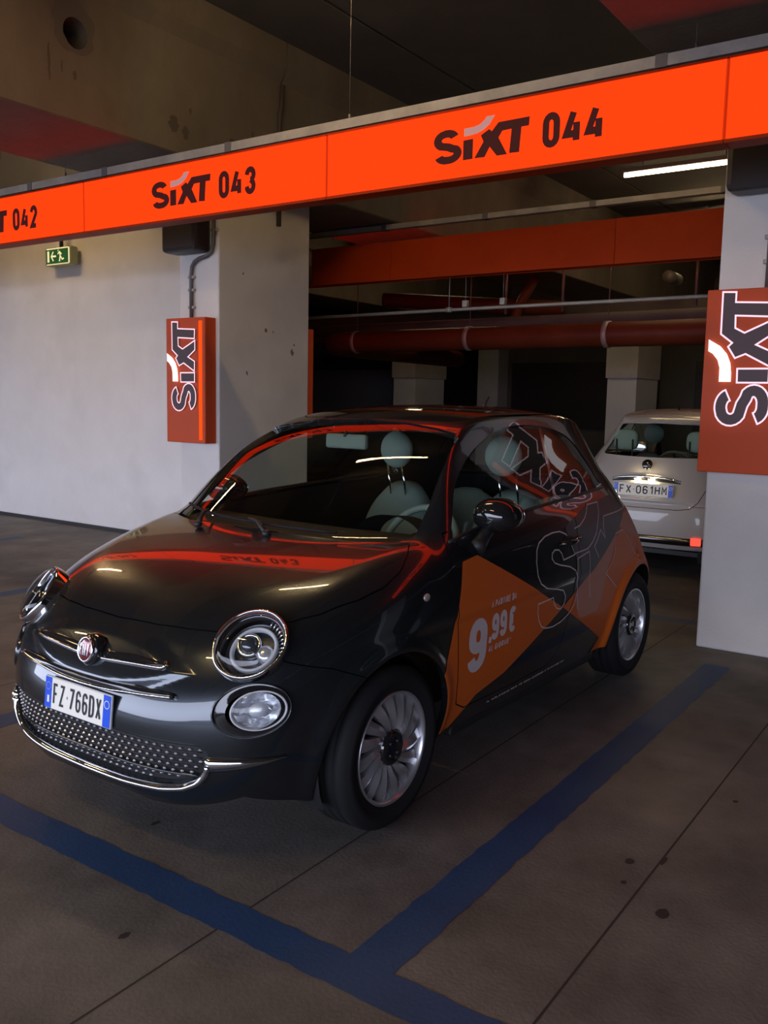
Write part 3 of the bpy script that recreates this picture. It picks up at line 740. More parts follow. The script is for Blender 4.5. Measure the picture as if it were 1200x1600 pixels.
def psdf(poly):
    """signed distance to a closed 2d polygon, negative inside"""
    Q=np.array(poly,float)
    def f(x,y):
        P=np.stack([x,y],-1); d=np.full(len(P),1e9); ins=np.zeros(len(P),bool)
        for i in range(len(Q)):
            a=Q[i];b=Q[(i+1)%len(Q)]; e=b-a; w_=P-a
            t=np.clip((w_@e)/(e@e+1e-12),0,1); dd=((w_-t[:,None]*e)**2).sum(1); d=np.minimum(d,dd)
            c=((a[1]<=P[:,1])&(b[1]>P[:,1]))|((b[1]<=P[:,1])&(a[1]>P[:,1]))
            xx=a[0]+(P[:,1]-a[1])/(b[1]-a[1]+1e-12)*e[0]
            ins^= c&(P[:,0]<xx)
        d=np.sqrt(d); return np.where(ins,-d,d)
    return f
def smooth_loop(pts,n=6):
    """closed Catmull-Rom through the points"""
    P=[np.array(p,float) for p in pts]; m=len(P); out=[]
    for i in range(m):
        a,b,c,d=P[i-1],P[i],P[(i+1)%m],P[(i+2)%m]
        for k in range(n):
            t=k/n; out.append(tuple(.5*((2*b)+(c-a)*t+(2*a-5*b+4*c-d)*t*t+(-a+3*b-3*c+d)*t**3)))
    return out
def skin_obj(name,sk,mat,parent,off=0.,skirt=.014,flip=False):
    V=sk.V; N=Fn(V); W=V+N*off; Fc=list(sk.F); Nn=N
    if skirt:
        ed={}
        for f in Fc:
            for i in range(len(f)): ed[(f[i],f[(i+1)%len(f)])]=1
        bd=[(a,b) for a,b in ed if (b,a) not in ed]
        ids=sorted({i for e in bd for i in e}); n=len(W); m1={o:n+i for i,o in enumerate(ids)}; m2={o:n+len(ids)+i for i,o in enumerate(ids)}
        top=W[ids]; low=top-N[ids]*skirt
        # sideways normals for the skirt
        sd=np.zeros((len(ids),3)); pos={o:i for i,o in enumerate(ids)}
        for a,b in bd:
            t=W[b]-W[a]; q=np.cross(t,N[a]); l=np.linalg.norm(q)
            if l>1e-9: sd[pos[a]]+=q/l; sd[pos[b]]+=q/l
        sd/=np.maximum(np.linalg.norm(sd,axis=1,keepdims=True),1e-9)
        W=np.vstack([W,top,low]); Nn=np.vstack([N,sd,sd])
        for a,b in bd: Fc.append((m1[b],m1[a],m2[a],m2[b]))
    return obj(name,W,Fc,mat,parent,smooth=True,normals=Nn)
def front_hit(y,z,x0=-1.0,x1=.6):
    """x of the nose surface for arrays y,z"""
    y=np.asarray(y,float); z=np.asarray(z,float); lo=np.full(y.shape,x0); hi=np.full(y.shape,x1)
    for _ in range(26):
        m=(lo+hi)/2; f=F(np.stack([m,y,z],-1)); hi=np.where(f<0,m,hi); lo=np.where(f<0,lo,m)
    return (lo+hi)/2
def rear_hit(y,z): 
    y=np.asarray(y,float); z=np.asarray(z,float); lo=np.full(y.shape,1.6); hi=np.full(y.shape,3.2)
    for _ in range(26):
        m=(lo+hi)/2; f=F(np.stack([m,y,z],-1)); lo=np.where(f<0,m,lo); hi=np.where(f<0,hi,m)
    return (lo+hi)/2
def side_hit(x,z,sgn=-1):
    x=np.asarray(x,float); z=np.asarray(z,float); lo=np.zeros(x.shape); hi=np.full(x.shape,1.0)
    for _ in range(26):
        m=(lo+hi)/2; f=F(np.stack([x,m,z],-1)); lo=np.where(f<0,m,lo); hi=np.where(f<0,hi,m)
    return sgn*(lo+hi)/2
def subdiv2d(V,Fc,mx):
    bm=bmesh.new(); vs=[bm.verts.new((u,v,0)) for u,v in V]
    for f in Fc:
        try: bm.faces.new([vs[i] for i in f])
        except ValueError: pass
    bmesh.ops.remove_doubles(bm,verts=bm.verts[:],dist=1e-5)
    bmesh.ops.triangulate(bm,faces=bm.faces[:])
    for _ in range(7):
        es=[e for e in bm.edges if e.calc_length()>mx]
        if not es: break
        bmesh.ops.subdivide_edges(bm,edges=es,cuts=1); bmesh.ops.triangulate(bm,faces=[f for f in bm.faces if len(f.verts)>3])
    bm.verts.index_update(); V=[(v.co.x,v.co.y) for v in bm.verts]; Fc=[[v.index for v in f.verts] for f in bm.faces]; bm.free(); return V,Fc
def side_print(name,V,Fc,mat,parent,off=.0022,mx=.03,sgn=-1,below=None):
    V,Fc=subdiv2d(V,Fc,mx); x=np.array([p[0] for p in V]); z=np.array([p[1] for p in V])
    y=side_hit(x,z,sgn); P=np.stack([x,y,z],1); N=Fn(P); P=P+N*off
    Fc=[f if np.dot(np.cross(P[f[1]]-P[f[0]],P[f[2]]-P[f[0]]),N[f[0]])>0 else f[::-1] for f in Fc]
    return obj(name,P,Fc,mat,parent,smooth=True,normals=N)
def front_print(name,V,Fc,mat,parent,off=.002,mx=.03):
    V,Fc=subdiv2d(V,Fc,mx); y=np.array([p[0] for p in V]); z=np.array([p[1] for p in V])
    x=front_hit(y,z); P=np.stack([x,y,z],1); N=Fn(P); P=P+N*off
    Fc=[f if np.dot(np.cross(P[f[1]]-P[f[0]],P[f[2]]-P[f[0]]),N[f[0]])>0 else f[::-1] for f in Fc]
    return obj(name,P,Fc,mat,parent,smooth=True,normals=N)
# side-view (x,z) coordinates of the outlined lettering
S_PX= [(1.389, 0.872), (1.369, 0.899), (1.31, 0.918), (1.236, 0.92), (1.148, 0.912), (1.081, 0.892), (1.046, 0.865), (1.022, 0.813), (1.021, 0.758), (1.046, 0.719), (1.104, 0.692), (1.224, 0.668), (1.291, 0.651), (1.317, 0.62), (1.307, 0.584), (1.272, 0.568), (1.227, 0.579), (1.198, 0.603), (1.185, 0.635), (1.112, 0.633), (1.036, 0.631), (1.034, 0.592), (1.053, 0.553), (1.083, 0.521), (1.127, 0.505), (1.204, 0.497), (1.287, 0.504), (1.369, 0.527), (1.425, 0.564), (1.452, 0.617), (1.437, 0.693), (1.411, 0.728), (1.352, 0.753), (1.252, 0.774), (1.198, 0.79), (1.176, 0.81), (1.186, 0.834), (1.219, 0.846), (1.259, 0.841), (1.282, 0.822), (1.292, 0.792), (1.42, 0.801)]
MARK_PX= [(1.471, 0.915), (1.543, 0.922), (1.622, 0.949), (1.669, 0.975), (1.706, 1.007), (1.848, 1.009), (1.819, 0.962), (1.765, 0.912), (1.721, 0.87), (1.648, 0.831), (1.577, 0.809), (1.422, 0.805)]
I_PX= [(1.476, 0.527), (1.431, 0.698), (1.447, 0.779), (1.53, 0.788), (1.592, 0.795), (1.58, 0.692), (1.614, 0.566)]
X_PX= [(1.702, 0.75), (1.663, 0.81), (1.719, 0.838), (1.781, 0.879), (1.818, 0.835), (1.828, 0.89), (1.865, 0.938), (2.285, 0.944)]
X2_PX= [(1.975, 0.557), (1.81, 0.654), (1.926, 0.741), (1.976, 0.838), (2.087, 0.847), (2.177, 0.777), (2.272, 0.679)]
LX_=lambda p:p
# ============================================================ the cars
SKIN=make_skin()
_A=lambda v:np.abs(v[:,1])
WS=psdf([(-.632,.985),(-.615,1.10),(-.575,1.25),(-.53,1.345),(-.505,1.366),(-.42,1.383),(-.266,1.402),(0,1.413),(.266,1.402),(.42,1.383),(.505,1.366),(.53,1.345),(.575,1.25),(.615,1.10),(.632,.985),(.60,.974),(.45,.972),(.25,.979),(0,.983),(-.25,.979),(-.45,.972),(-.60,.974)])
phi_ws=lambda v:np.maximum(WS(v[:,1],v[:,2]),(v[:,0]-1.1))
WIN=psdf(smooth_loop([(.432,.972),(.50,1.06),(.601,1.163),(.752,1.249),(.917,1.313),(1.119,1.369),(1.26,1.388),(1.45,1.395),(1.63,1.385),(1.778,1.362),(1.90,1.312),(1.975,1.218),(2.02,1.12),(2.035,1.078),(1.95,1.066),(1.65,1.060),(1.367,1.050),(.911,1.027),(.60,.998),(.47,.978)],4))
phi_win=lambda v:np.maximum(WIN(v[:,0],v[:,2]),.42-_A(v))
RW=psdf([(-.505,1.085),(-.40,1.338),(-.30,1.352),(0,1.362),(.30,1.352),(.40,1.338),(.505,1.085),(.48,1.072),(.3,1.066),(0,1.062),(-.3,1.066),(-.48,1.072)])
phi_rw=lambda v:np.maximum(RW(v[:,1],v[:,2]),2.2-v[:,0])
DOOR=psdf([(.40,1.0),(.372,.94),(.362,.884),(.366,.80),(.369,.707),(.385,.55),(.410,.398),(.425,.335),(.50,.30),(.9,.295),(1.22,.30),(1.32,.345),(1.36,.44),(1.385,.545),(1.43,.61),(1.478,.684),(1.475,.778),(1.49,.871),(1.52,.96),(1.545,1.08),(1.0,1.08),(.6,1.03)])
phi_door=lambda v:np.maximum(DOOR(v[:,0],v[:,2]),.3-_A(v))
def arch(cx,r=.338): return lambda v:np.maximum(np.hypot(v[:,0]-cx,v[:,2]-.298)-r,.42-_A(v))
HOODP=psdf([(-.555,0),(-.545,.2),(-.525,.33),(-.50,.42),(-.43,.53),(-.35,.612),(-.267,.664),(-.126,.713),(-.007,.733),(.10,.728),(.19,.695),(.262,.652),(.25,.60),(.19,.47),(.135,.25),(.098,0),(.135,-.25),(.19,-.47),(.25,-.60),(.262,-.652),(.19,-.695),(.10,-.728),(-.007,-.733),(-.126,-.713),(-.267,-.664),(-.35,-.612),(-.43,-.53),(-.50,-.42),(-.525,-.33),(-.545,-.2)])
phi_hood=lambda v:np.maximum(HOODP(v[:,0],v[:,1]),.70-v[:,2])
BUMP=psdf([(-2,.9),(-.47,.9),(-.47,.70),(-.445,.682),(-.381,.66),(-.293,.638),(-.20,.60),(-.10,.55),(-.1,0),(-2,0)])
phi_fb=lambda v:BUMP(v[:,0],v[:,2])
FEND=psdf([(-.6,1.2),(.40,1.2),(.372,.94),(.362,.884),(.366,.80),(.369,.707),(.385,.55),(.410,.398),(.425,.335),(.43,.0),(-.6,0)])
phi_fend=lambda v:np.maximum(FEND(v[:,0],v[:,2]),v[:,2]-(.955+.12*np.clip(v[:,0]-.2,-1,1)))
ROOFP=psdf(smooth_loop([(.86,-.30),(.835,0),(.86,.30),(.93,.44),(1.2,.475),(1.7,.47),(2.15,.44),(2.26,.36),(2.30,0),(2.26,-.36),(2.15,-.44),(1.7,-.47),(1.2,-.475),(.93,-.44)],4))
phi_roof=lambda v:np.maximum(ROOFP(v[:,0],v[:,1]),1.2-v[:,2])
TG=psdf([(-.44,1.44),(-.47,1.36),(-.555,1.10),(-.565,1.04),(-.545,.93),(-.50,.80),(-.46,.70),(-.40,.645),(-.30,.63),(.30,.63),(.40,.645),(.46,.70),(.50,.80),(.545,.93),(.565,1.04),(.555,1.10),(.47,1.36),(.44,1.44)])
phi_tg=lambda v:np.maximum(TG(v[:,1],v[:,2]),2.28-v[:,0])
phi_rb=lambda v:np.maximum(v[:,2]-(.665+.0*v[:,0]),2.44-v[:,0])
TL=psdf(smooth_loop([(.555,.93),(.60,.90),(.635,.83),(.63,.74),(.595,.70),(.545,.705),(.53,.77),(.54,.86)],4))
phi_tl=lambda v:np.maximum(TL(_A(v),v[:,2]),2.3-v[:,0])
GR=psdf(smooth_loop([(.0,.432),(.20,.432),(.38,.434),(.478,.432),(.512,.415),(.522,.392),(.512,.350),(.470,.310),(.40,.285),(.22,.272),(0,.270),(-.22,.272),(-.40,.285),(-.470,.310),(-.512,.350),(-.522,.392),(-.512,.415),(-.478,.432),(-.38,.434),(-.20,.432)],3))
phi_gr=lambda v:np.maximum(GR(v[:,1],v[:,2]),v[:,0]+.3)
zbot=lambda v:np.where(v[:,0]<-.3,.198,np.where(v[:,0]>2.6,.235,.215))
def LAMPS(s):
    return [(Vector((-.484,s*.562,.726)),Vector((-.70,s*.37,.60)).normalized(),.108,.124,-.80 if s<0 else .80),
            (Vector((-.530,s*.612,.535)),Vector((-.72,s*.68,.16)).normalized(),.120,.080,.16*(1 if s<0 else -1))]
def build_panels():
    Pn={}
    _,sk=split(SKIN,lambda v:v[:,2]-(.145+.060*sstep(.55,.15,_A(v))*sstep(-.3,-.55,v[:,0])+.075*sstep(2.3,2.6,v[:,0])+.07*sstep(-.1,.2,v[:,0])))
    for cx in (0.,2.3): _,sk=split(sk,arch(cx))
    for s in (-1,1):
        for C,n,r1,r2,ang in LAMPS(s):
            u,v_,n=frame_from(n); u2=u*math.cos(ang)+v_*math.sin(ang); v2=-u*math.sin(ang)+v_*math.cos(ang)
            def ph(v,C=C,n=n,u2=u2,v2=v2,r1=r1,r2=r2):
                d=v-np.array(C); a=d@np.array(u2); b=d@np.array(v2); c=d@np.array(n)
                return np.maximum((np.hypot(a/r1,b/r2)-1)*r1,np.abs(c)-.12)
            _,sk=split(sk,ph)
    inner=sk
    g,sk=cut(sk,phi_ws,.003); Pn['windscreen']=g
    g,sk=cut(sk,phi_win,.003); Pn['side']=g
    g,sk=cut(sk,phi_rw,.003); Pn['rear_window']=g
    for ph in (phi_ws,phi_win,phi_rw): _,inner=split(inner,lambda v,ph=ph:ph(v)-.012)
    Pn['inner']=inner
    g,sk=split(sk,phi_gr); Pn['grille_hole']=g
    g,sk=cut(sk,phi_hood); Pn['hood']=g
    g,sk=cut(sk,phi_fb,.0018); Pn['front_bumper']=g
    g,sk=cut(sk,phi_door); Pn['door']=g
    g,sk=cut(sk,phi_roof,.003); Pn['roof_panel']=g
    g,sk=cut(sk,phi_tl,.002); Pn['tail_light']=g
    g,sk=cut(sk,phi_tg,.003); Pn['tailgate']=g
    g,sk=cut(sk,phi_rb,.0022); Pn['rear_bumper']=g
    g,sk=cut(sk,phi_fend,.0); Pn['fender']=g
    Pn['body_frame']=sk
    return Pn
PN=build_panels()
def half(sk,s): return split(sk,lambda v:-s*v[:,1])[0]   # s=-1: the car's left (y<0)
def lamp_cluster(root,s):
    """round headlight, s=-1 for the car's left"""
    C=Vector((-.484,s*.562,.726)); n=Vector((-.70,s*.37,.60)).normalized()
    t=empty('headlight',C,0,root)
    ang=-.80 if s<0 else .80
    u,v,n=frame_from(n); 
    if u.y*1>0: pass
    ca,sa=math.cos(ang),math.sin(ang); u2=u*ca+v*sa; v2=-u*sa+v*ca
    if s>0: pass
    R1,R2=.108,.124
    def T(a,r,d): return u2*(R1*r*math.cos(a))+v2*(R2*r*math.sin(a))+n*d
    def lath(prof,name,mat,cx=0,cy=0,N=56):
        m=MB(); V=[];Fc=[]
        for r,d in prof:
            for k in range(N): V.append(T(2*math.pi*k/N,r,d)+u2*cx+v2*cy)
        for i in range(len(prof)-1):
            for k in range(N): Fc.append((i*N+k,i*N+(k+1)%N,(i+1)*N+(k+1)%N,(i+1)*N+k))
        if prof[-1][0]<.02: pass
        return m.add(V,Fc,True).build(name,mat,t)
    lath([(1.03,-.06),(1.03,.006),(1.01,.014),(.97,.016),(.945,.010),(.94,-.02)],'bezel',M['chrome'])
    lath([(.94,-.018),(.90,-.005),(.86,-.020),(.80,-.045),(.78,-.05)],'outer_reflector',M['lens_dark'])
    lath([(.79,-.05),(.70,-.055),(.0,-.060)],'bowl',M['lens_grey'])
    lath([(.66,-.045),(.655,-.028),(.62,-.022),(.57,-.026),(.56,-.045)],'light_ring',M['halo'],.006,.0)
    # ribs at the top of the reflector
    m=MB()
    for k in range(9):
        a=math.radians(38+k*9) if s<0 else math.radians(142-k*9)
        m.tube([T(a+ (0.8 if s<0 else -.8)*0,.70,-.045),T(a,.84,-.030)],.0035,6)
    m.build('reflector_rib',M['chrome'],t)
    pc=u2*0+v2*.012+u*(.018*s)
    m=MB(); N=28
    for r,d,nm in ((.036,0,0),): pass
    def disc(prof,c,name,mat):
        m=MB(); V=[];Fc=[]
        for r,d in prof:
            for k in range(N):
                a=2*math.pi*k/N; V.append(c+u*(r*math.cos(a))+v*(r*math.sin(a))+n*d)
        for i in range(len(prof)-1):
            for k in range(N): Fc.append((i*N+k,i*N+(k+1)%N,(i+1)*N+(k+1)%N,(i+1)*N+k))
        return m.add(V,Fc,True).build(name,mat,t)
    disc([(.040,-.055),(.040,-.022),(.034,-.018),(.030,-.022)],u*(-.012*1)+v*.008,'projector_ring',M['chrome'])
    disc([(.030,-.024),(.026,-.014),(.016,-.006),(.001,-.003)],u*(-.012)+v*.008,'projector_lens',nmat('projector glass',(.05,.055,.06),.03,.2,1.))
    disc([(.030,-.055),(.027,-.034),(.014,-.030),(.001,-.029)],u*(.040)+v*(-.012),'main_beam_reflector',M['lens_in'])
    lath([(.955,.004),(.90,.020),(.75,.034),(.5,.044),(.25,.049),(.0,.051)],'lens',M['lens'])
    return t
def fog_cluster(root,s):
    C=Vector((-.530,s*.612,.535)); n=Vector((-.72,s*.68,.16)).normalized(); t=empty('fog_light',C,0,root)
    u,v,n=frame_from(n); ang=.16*(1 if s<0 else -1); u2=u*math.cos(ang)+v*math.sin(ang); v2=-u*math.sin(ang)+v*math.cos(ang)
    off=u*(.022 if s<0 else -.022)
    N=48
    def lath(prof,name,mat,a,b,o=Vector((0,0,0))):
        V=[];Fc=[]
        for r,d in prof:
            for k in range(N):
                t_=2*math.pi*k/N; V.append(u2*(a*r*math.cos(t_))+v2*(b*r*math.sin(t_))+n*d+o)
        for i in range(len(prof)-1):
            for k in range(N): Fc.append((i*N+k,i*N+(k+1)%N,(i+1)*N+(k+1)%N,(i+1)*N+k))
        return MB().add(V,Fc,True).build(name,mat,t)
    def facet(prof,name,mat,a,b,o):
        q=MB(); K=14; V=[];Fc=[]
        for i,(r,d) in enumerate(prof):
            for k in range(K):
                t_=2*math.pi*(k+.5*(i%2))/K; dd=d+(.006 if k%2 else 0)*(0<i<3)
                V.append(u2*(a*r*math.cos(t_))+v2*(b*r*math.sin(t_))+n*dd+o)
        for i in range(len(prof)-1):
            for k in range(K): Fc.append((i*K+k,i*K+(k+1)%K,(i+1)*K+(k+1)%K,(i+1)*K+k))
        return q.add(V,Fc,False).build(name,mat,t)
    lath([(1.02,-.03),(1.02,.004),(1.0,.010),(.975,.006),(.97,.002)],'surround',M['paint'] if 'paint' in M else M['black_gloss'],.124,.083)
    lath([(.975,.004),(.9,.004),(.70,.010)],'dark_surround',M['black_gloss'],.124,.083,off*.2)
    lath([(1.0,.006),(.97,.014),(.93,.012),(.88,.0),(.86,-.01)],'trim_ring',M['halo'],.091,.062,off)
    facet([(.88,-.005),(.74,-.022),(.5,-.036),(.3,-.042),(.0,-.045)],'reflector',M['lens_in'],.091,.062,off)
    lath([(.34,-.02),(.34,.004),(.2,.010),(.0,.012)],'bulb_cover',M['fog_in'],.091,.062,off)
    lath([(.95,.012),(.8,.020),(.5,.028),(.0,.032)],'lens',M['lens'],.091,.062,off)
def wheel(root,x,s):
    t=empty('wheel',(x,s*.698,.291),0,root)
    R=.291; hw=.094
    # profile in (radius, axial outward)
    prof=[(.196,-hw+.02),(.215,-hw),(.25,-hw),(.275,-hw+.008),(.287,-hw+.022)]
    for a in (-.06,-.02,.02,.06): prof+=[(R,a-.012),(R,a+.012),(R-.007,a+.015),(R-.007,a+.021)] if a<.05 else [(R,a-.012),(R-.001,a+.008)]
    prof+=[(.284,hw-.018),(.274,hw-.006),(.262,hw-.002),(.259,hw+.001),(.240,hw+.002),(.237,hw-.001),(.218,hw-.002),(.207,hw-.010),(.200,hw-.018)]
    fl=lambda m:m.xf(lambda p:Vector((p.x,p.y*s,p.z)))
    fl(MB().lathe(prof,72)).build('tyre',M['rubber'],t)
    o=hw-.008
    fl(MB().lathe([(.200,o-.012),(.2035,o),(.199,o+.003),(.193,o-.001),(.189,o-.010),(.186,o-.05),(.180,-.06),(.196,-.075)],72)).build('rim',M['alloy'],t)
    fl(MB().lathe([(.182,o-.075),(.10,o-.082),(.0,o-.082)],48)).build('brake_drum',M['alloy_dark'],t)
    # swirled blades
    nb=15
    for k in range(nb):
        a0=2*math.pi*k/nb; V=[]; m=8
        for i in range(m+1):
            q=i/m; r=.052+(.196-.052)*q; a=a0+.34*math.sin(q*math.pi*.55)*1.0
            w1=.014+.015*q; dz=o-.020+.018*math.sin(math.pi*min(q*.9+.12,1)) -.004
            er=Vector((math.cos(a),0,math.sin(a))); et=Vector((-math.sin(a),0,math.cos(a)))
            c=er*r
            for (tt,dd) in ((-1.,-.022),(-.95,-.004),(-.15,.006),(.95,-.008),(1.0,-.026)):
                V.append(c+et*(w1*tt)+Vector((0,dz+dd,0)))
        Fc=[]
        for i in range(m):
            for j in range(4): Fc.append((i*5+j,i*5+j+1,(i+1)*5+j+1,(i+1)*5+j))
        fl(MB().add(V,Fc,False)).build('spoke',M['alloy'],t)
    fl(MB().lathe([(.064,o-.03),(.063,o-.004),(.056,o+.002),(.045,o+.004),(.040,o-.001),(.030,o-.002),(.0,o-.002)],40)).build('hub_cap',M['black_gloss'],t)
    for k in range(4):
        a=2*math.pi*(k+.5)/4; m=MB(); m.lathe([(.007,o-.003),(.007,o+.006),(.0,o+.007)],10,origin=(.030*math.cos(a),0,.030*math.sin(a)))
        fl(m).build('wheel_bolt',M['black_plastic'],t)
    return t
def seat(root,y,front=True,dark=True):
    t=empty('seat',(1.45 if front else 2.15,y,.30),0,root); iv=M['ivory']
    def cushion(name,c,r,rot=0,e=2.6):
        m=MB(); n=28; mm=16; V=[];Fc=[]
        sg=lambda q,p:math.copysign(abs(q)**p,q)
        for i in range(mm+1):
            ph=-math.pi/2+math.pi*i/mm
            for k in range(n):
                th=2*math.pi*k/n
                p=Vector((r[0]*sg(math.cos(ph),2/e)*sg(math.cos(th),2/e),r[1]*sg(math.cos(ph),2/e)*sg(math.sin(th),2/e),r[2]*sg(math.sin(ph),2/e)))
                p.rotate(Matrix.Rotation(rot,3,'Y')); V.append(p+Vector(c))
        for i in range(mm):
            for k in range(n): Fc.append((i*n+k,i*n+(k+1)%n,(i+1)*n+(k+1)%n,(i+1)*n+k))
        m.add(V,Fc,True).build(name,iv,t)
    if front:
        cushion('seat_cushion',(-.15,0,.12),(.27,.24,.085))
        # back with a domed top
        m=MB(); V=[];Fc=[]; ny=22; nz=16
        for sd in (1,-1):
            for i in range(nz+1):
                for k in range(ny+1):
                    a=k/ny*2-1; b=i/nz
                    wdt=.245*(1-.0*b); top=.53*(max(0,1-abs(a)**2.6))**.5
                    z=.12+b*(.16+top*.9 if True else 0); yy=a*wdt
                    th_=.07*(max(0,1-abs(a)**4))**.5*(max(0,1-(b*2-1)**6))**.4
                    V.append(Vector((.06+.30*(z-.12)+sd*-th_-.03*abs(a)**2*0,yy,z)))
        n1=(ny+1)*(nz+1)
        for sd in range(2):
            for i in range(nz):
                for k in range(ny):
                    a=sd*n1+i*(ny+1)+k; Fc.append((a,a+1,a+ny+2,a+ny+1))
        m.add(V,Fc,True).build('seat_back',iv,t)
        hr=MB().ball((.145 if y>0 else .085,0,.935),(.055,.102,.102),30,20)
        hr.build('headrest',iv,t)
        for q in (-.05,.05): MB().tube([(.19,q,.60),(.13,q,.86)],.006,8).build('headrest_post',M['chrome'],t)
    else:
        cushion('seat_back',(.12,0,.38),(.09,.27,.30),.3); cushion('seat_cushion',(-.12,0,.10),(.26,.27,.09))
        cushion('headrest',(.22,0,.895 if not dark else .58),(.045,.115,.095),0,3.2)
        for q in (-.075,.075): MB().tube([(.26,q,.60),(.268,q,.90 if not dark else .58)],.007,8).build('headrest_post',M['black_plastic'],t)
def mirror(root,s,paint):
    t=empty('door_mirror',(.715,s*.775,1.048),0,root)
    m=MB(); n=32; k=18; V=[];Fc=[]
    for i in range(k+1):
        ph=math.pi*i/k
        for j in range(n):
            th=2*math.pi*j/n
            x=.098*math.cos(ph); 
            if x>0.045: x=.045+(x-.045)*.15
            rr=math.sin(ph)**.75
            yy=.102*rr*math.cos(th); zz=.073*rr*math.sin(th)
            V.append((x,yy*1.0,zz+(.012 if math.cos(th)*s<0 else 0)*0))
    for i in range(k):
        for j in range(n): Fc.append((i*n+j,i*n+(j+1)%n,(i+1)*n+(j+1)%n,(i+1)*n+j))
    m.add(V,Fc,True).build('mirror_shell',paint,t)
    MB().ball((.053,0,0),(.004,.096,.058),28,14).build('mirror_glass',M['chrome'],t)
    m=MB(); m.tube([(-.02,-s*.02,-.035),(-.06,-s*.025,-.075),(-.11,-s*.02,-.105),(-.15,-s*.015,-.125)],[.034,.028,.032,.04],14)
    m.build('mirror_foot',M['black_plastic'],t)
def polyline_on_front(pts,off=0.):
    y=np.array([p[0] for p in pts]); z=np.array([p[1] for p in pts]); x=front_hit(y,z); P=np.stack([x,y,z],1); return P+Fn(P)*off,Fn(P)
def resample(pts,n):
    P=np.array(pts,float); d=np.r_[0,np.cumsum(np.linalg.norm(np.diff(P,axis=0),axis=1))]; t=np.linspace(0,d[-1],n)
    return np.stack([np.interp(t,d,P[:,i]) for i in range(P.shape[1])],1)
def blade_strip(name,root,pts,hw,mat,th=.010,off=.003,hit='front'):
    """moulding lying on the nose: pts (y,z), hw half heights"""
    P,N=polyline_on_front(pts,0); V=[];Fc=[]; n=len(P)
    for i in range(n):
        t=P[min(i+1,n-1)]-P[max(i-1,0)]; t/=np.linalg.norm(t); b=np.cross(N[i],t); h=hw[i]
        for a,d in ((-1,-.006),(-1.0,off),(-.6,off+th*.8),(0,off+th),(.6,off+th*.8),(1.,off),(1,-.006)):
            V.append(P[i]+b*h*a+N[i]*d)
    for i in range(n-1):
        for j in range(6): Fc.append((i*7+j,i*7+j+1,(i+1)*7+j+1,(i+1)*7+j))
    Fc+= [tuple(range(7)),tuple((n-1)*7+j for j in range(7))[::-1]]
    return MB().add(V,Fc,True).build(name,mat,root)
def plate(root,x,z,w_,h_,text,rear,tilt=0.):
    t=empty('number_plate',(x,0,z),0,root); s=1 if rear else -1
    # outward axis: -x in front, +x at the back; reading direction
    Y=lambda u:-(u)*1. if not rear else u
    f=lambda u,v,d:(s*d+tilt*v,Y(u),v)
    def rect(u0,u1,v0,v1,d,name,mat):
        return place2d(name,[(u0,v0),(u1,v0),(u1,v1),(u0,v1)],[(0,1,2,3)],lambda u,v,dd:f(u,v,d+dd),mat,t)
    m=MB().box(-.004,.004,-w_/2,w_/2,-h_/2,h_/2,.002); m.xf(lambda p:Vector((p.x+tilt*p.z,p.y,p.z))); m.build('backing',M['halo'],t)
    bw=.040
    rect(-w_/2+.003,w_/2-.003,-h_/2+.003,h_/2-.003,.0052,'white_field',M['plate_white'])
    rect(-w_/2+.003,-w_/2+bw,-h_/2+.003,h_/2-.003,.0058,'blue_band',M['plate_blue'])
    rect(w_/2-bw,w_/2-.003,-h_/2+.003,h_/2-.003,.0058,'blue_band',M['plate_blue'])
    fld=w_-2*bw-.012; 
    nch=sum(1 for c in text if c!='·'); gap=.009 if not rear else .014; gw=(fld-gap*7-.014)/nch; hh=h_*.66
    V,Fc,W=text2d(text,hh,gw,.0085 if not rear else .011,gap); sc=fld/W*.97
    place2d('characters',[(u*sc-fld*.97/2,v-hh/2) for u,v in V],Fc,lambda u,v,d:f(u,v,.0064+d),M['plate_black'],t)
    V,Fc,W=text2d('I',h_*.32,.02,.011,0); place2d('country_letter',[(u-w_/2+.018,v-h_*.36) for u,v in V],Fc,lambda u,v,d:f(u,v,.0064),M['plate_white'],t)
    V=[];Fc=[]
    for k in range(12):
        a=2*math.pi*k/12; c=(-w_/2+.0215+.0125*math.cos(a),h_*.2+.0125*math.sin(a)); b=len(V)
        V+=[(c[0]-.0018,c[1]),(c[0],c[1]-.0018),(c[0]+.0018,c[1]),(c[0],c[1]+.0018)]; Fc.append((b,b+1,b+2,b+3))
    place2d('star_ring',V,Fc,lambda u,v,d:f(u,v,.0064),nmat('plate yellow',(.75,.6,.1),.4),t)
    V,Fc=stroke([(w_/2-.0215+.0125*math.cos(2*math.pi*k/24),h_*.2+.0125*math.sin(2*math.pi*k/24)) for k in range(25)],.0022)
    place2d('year_ring',V,Fc,lambda u,v,d:f(u,v,.0064),M['plate_white'],t)
    return t
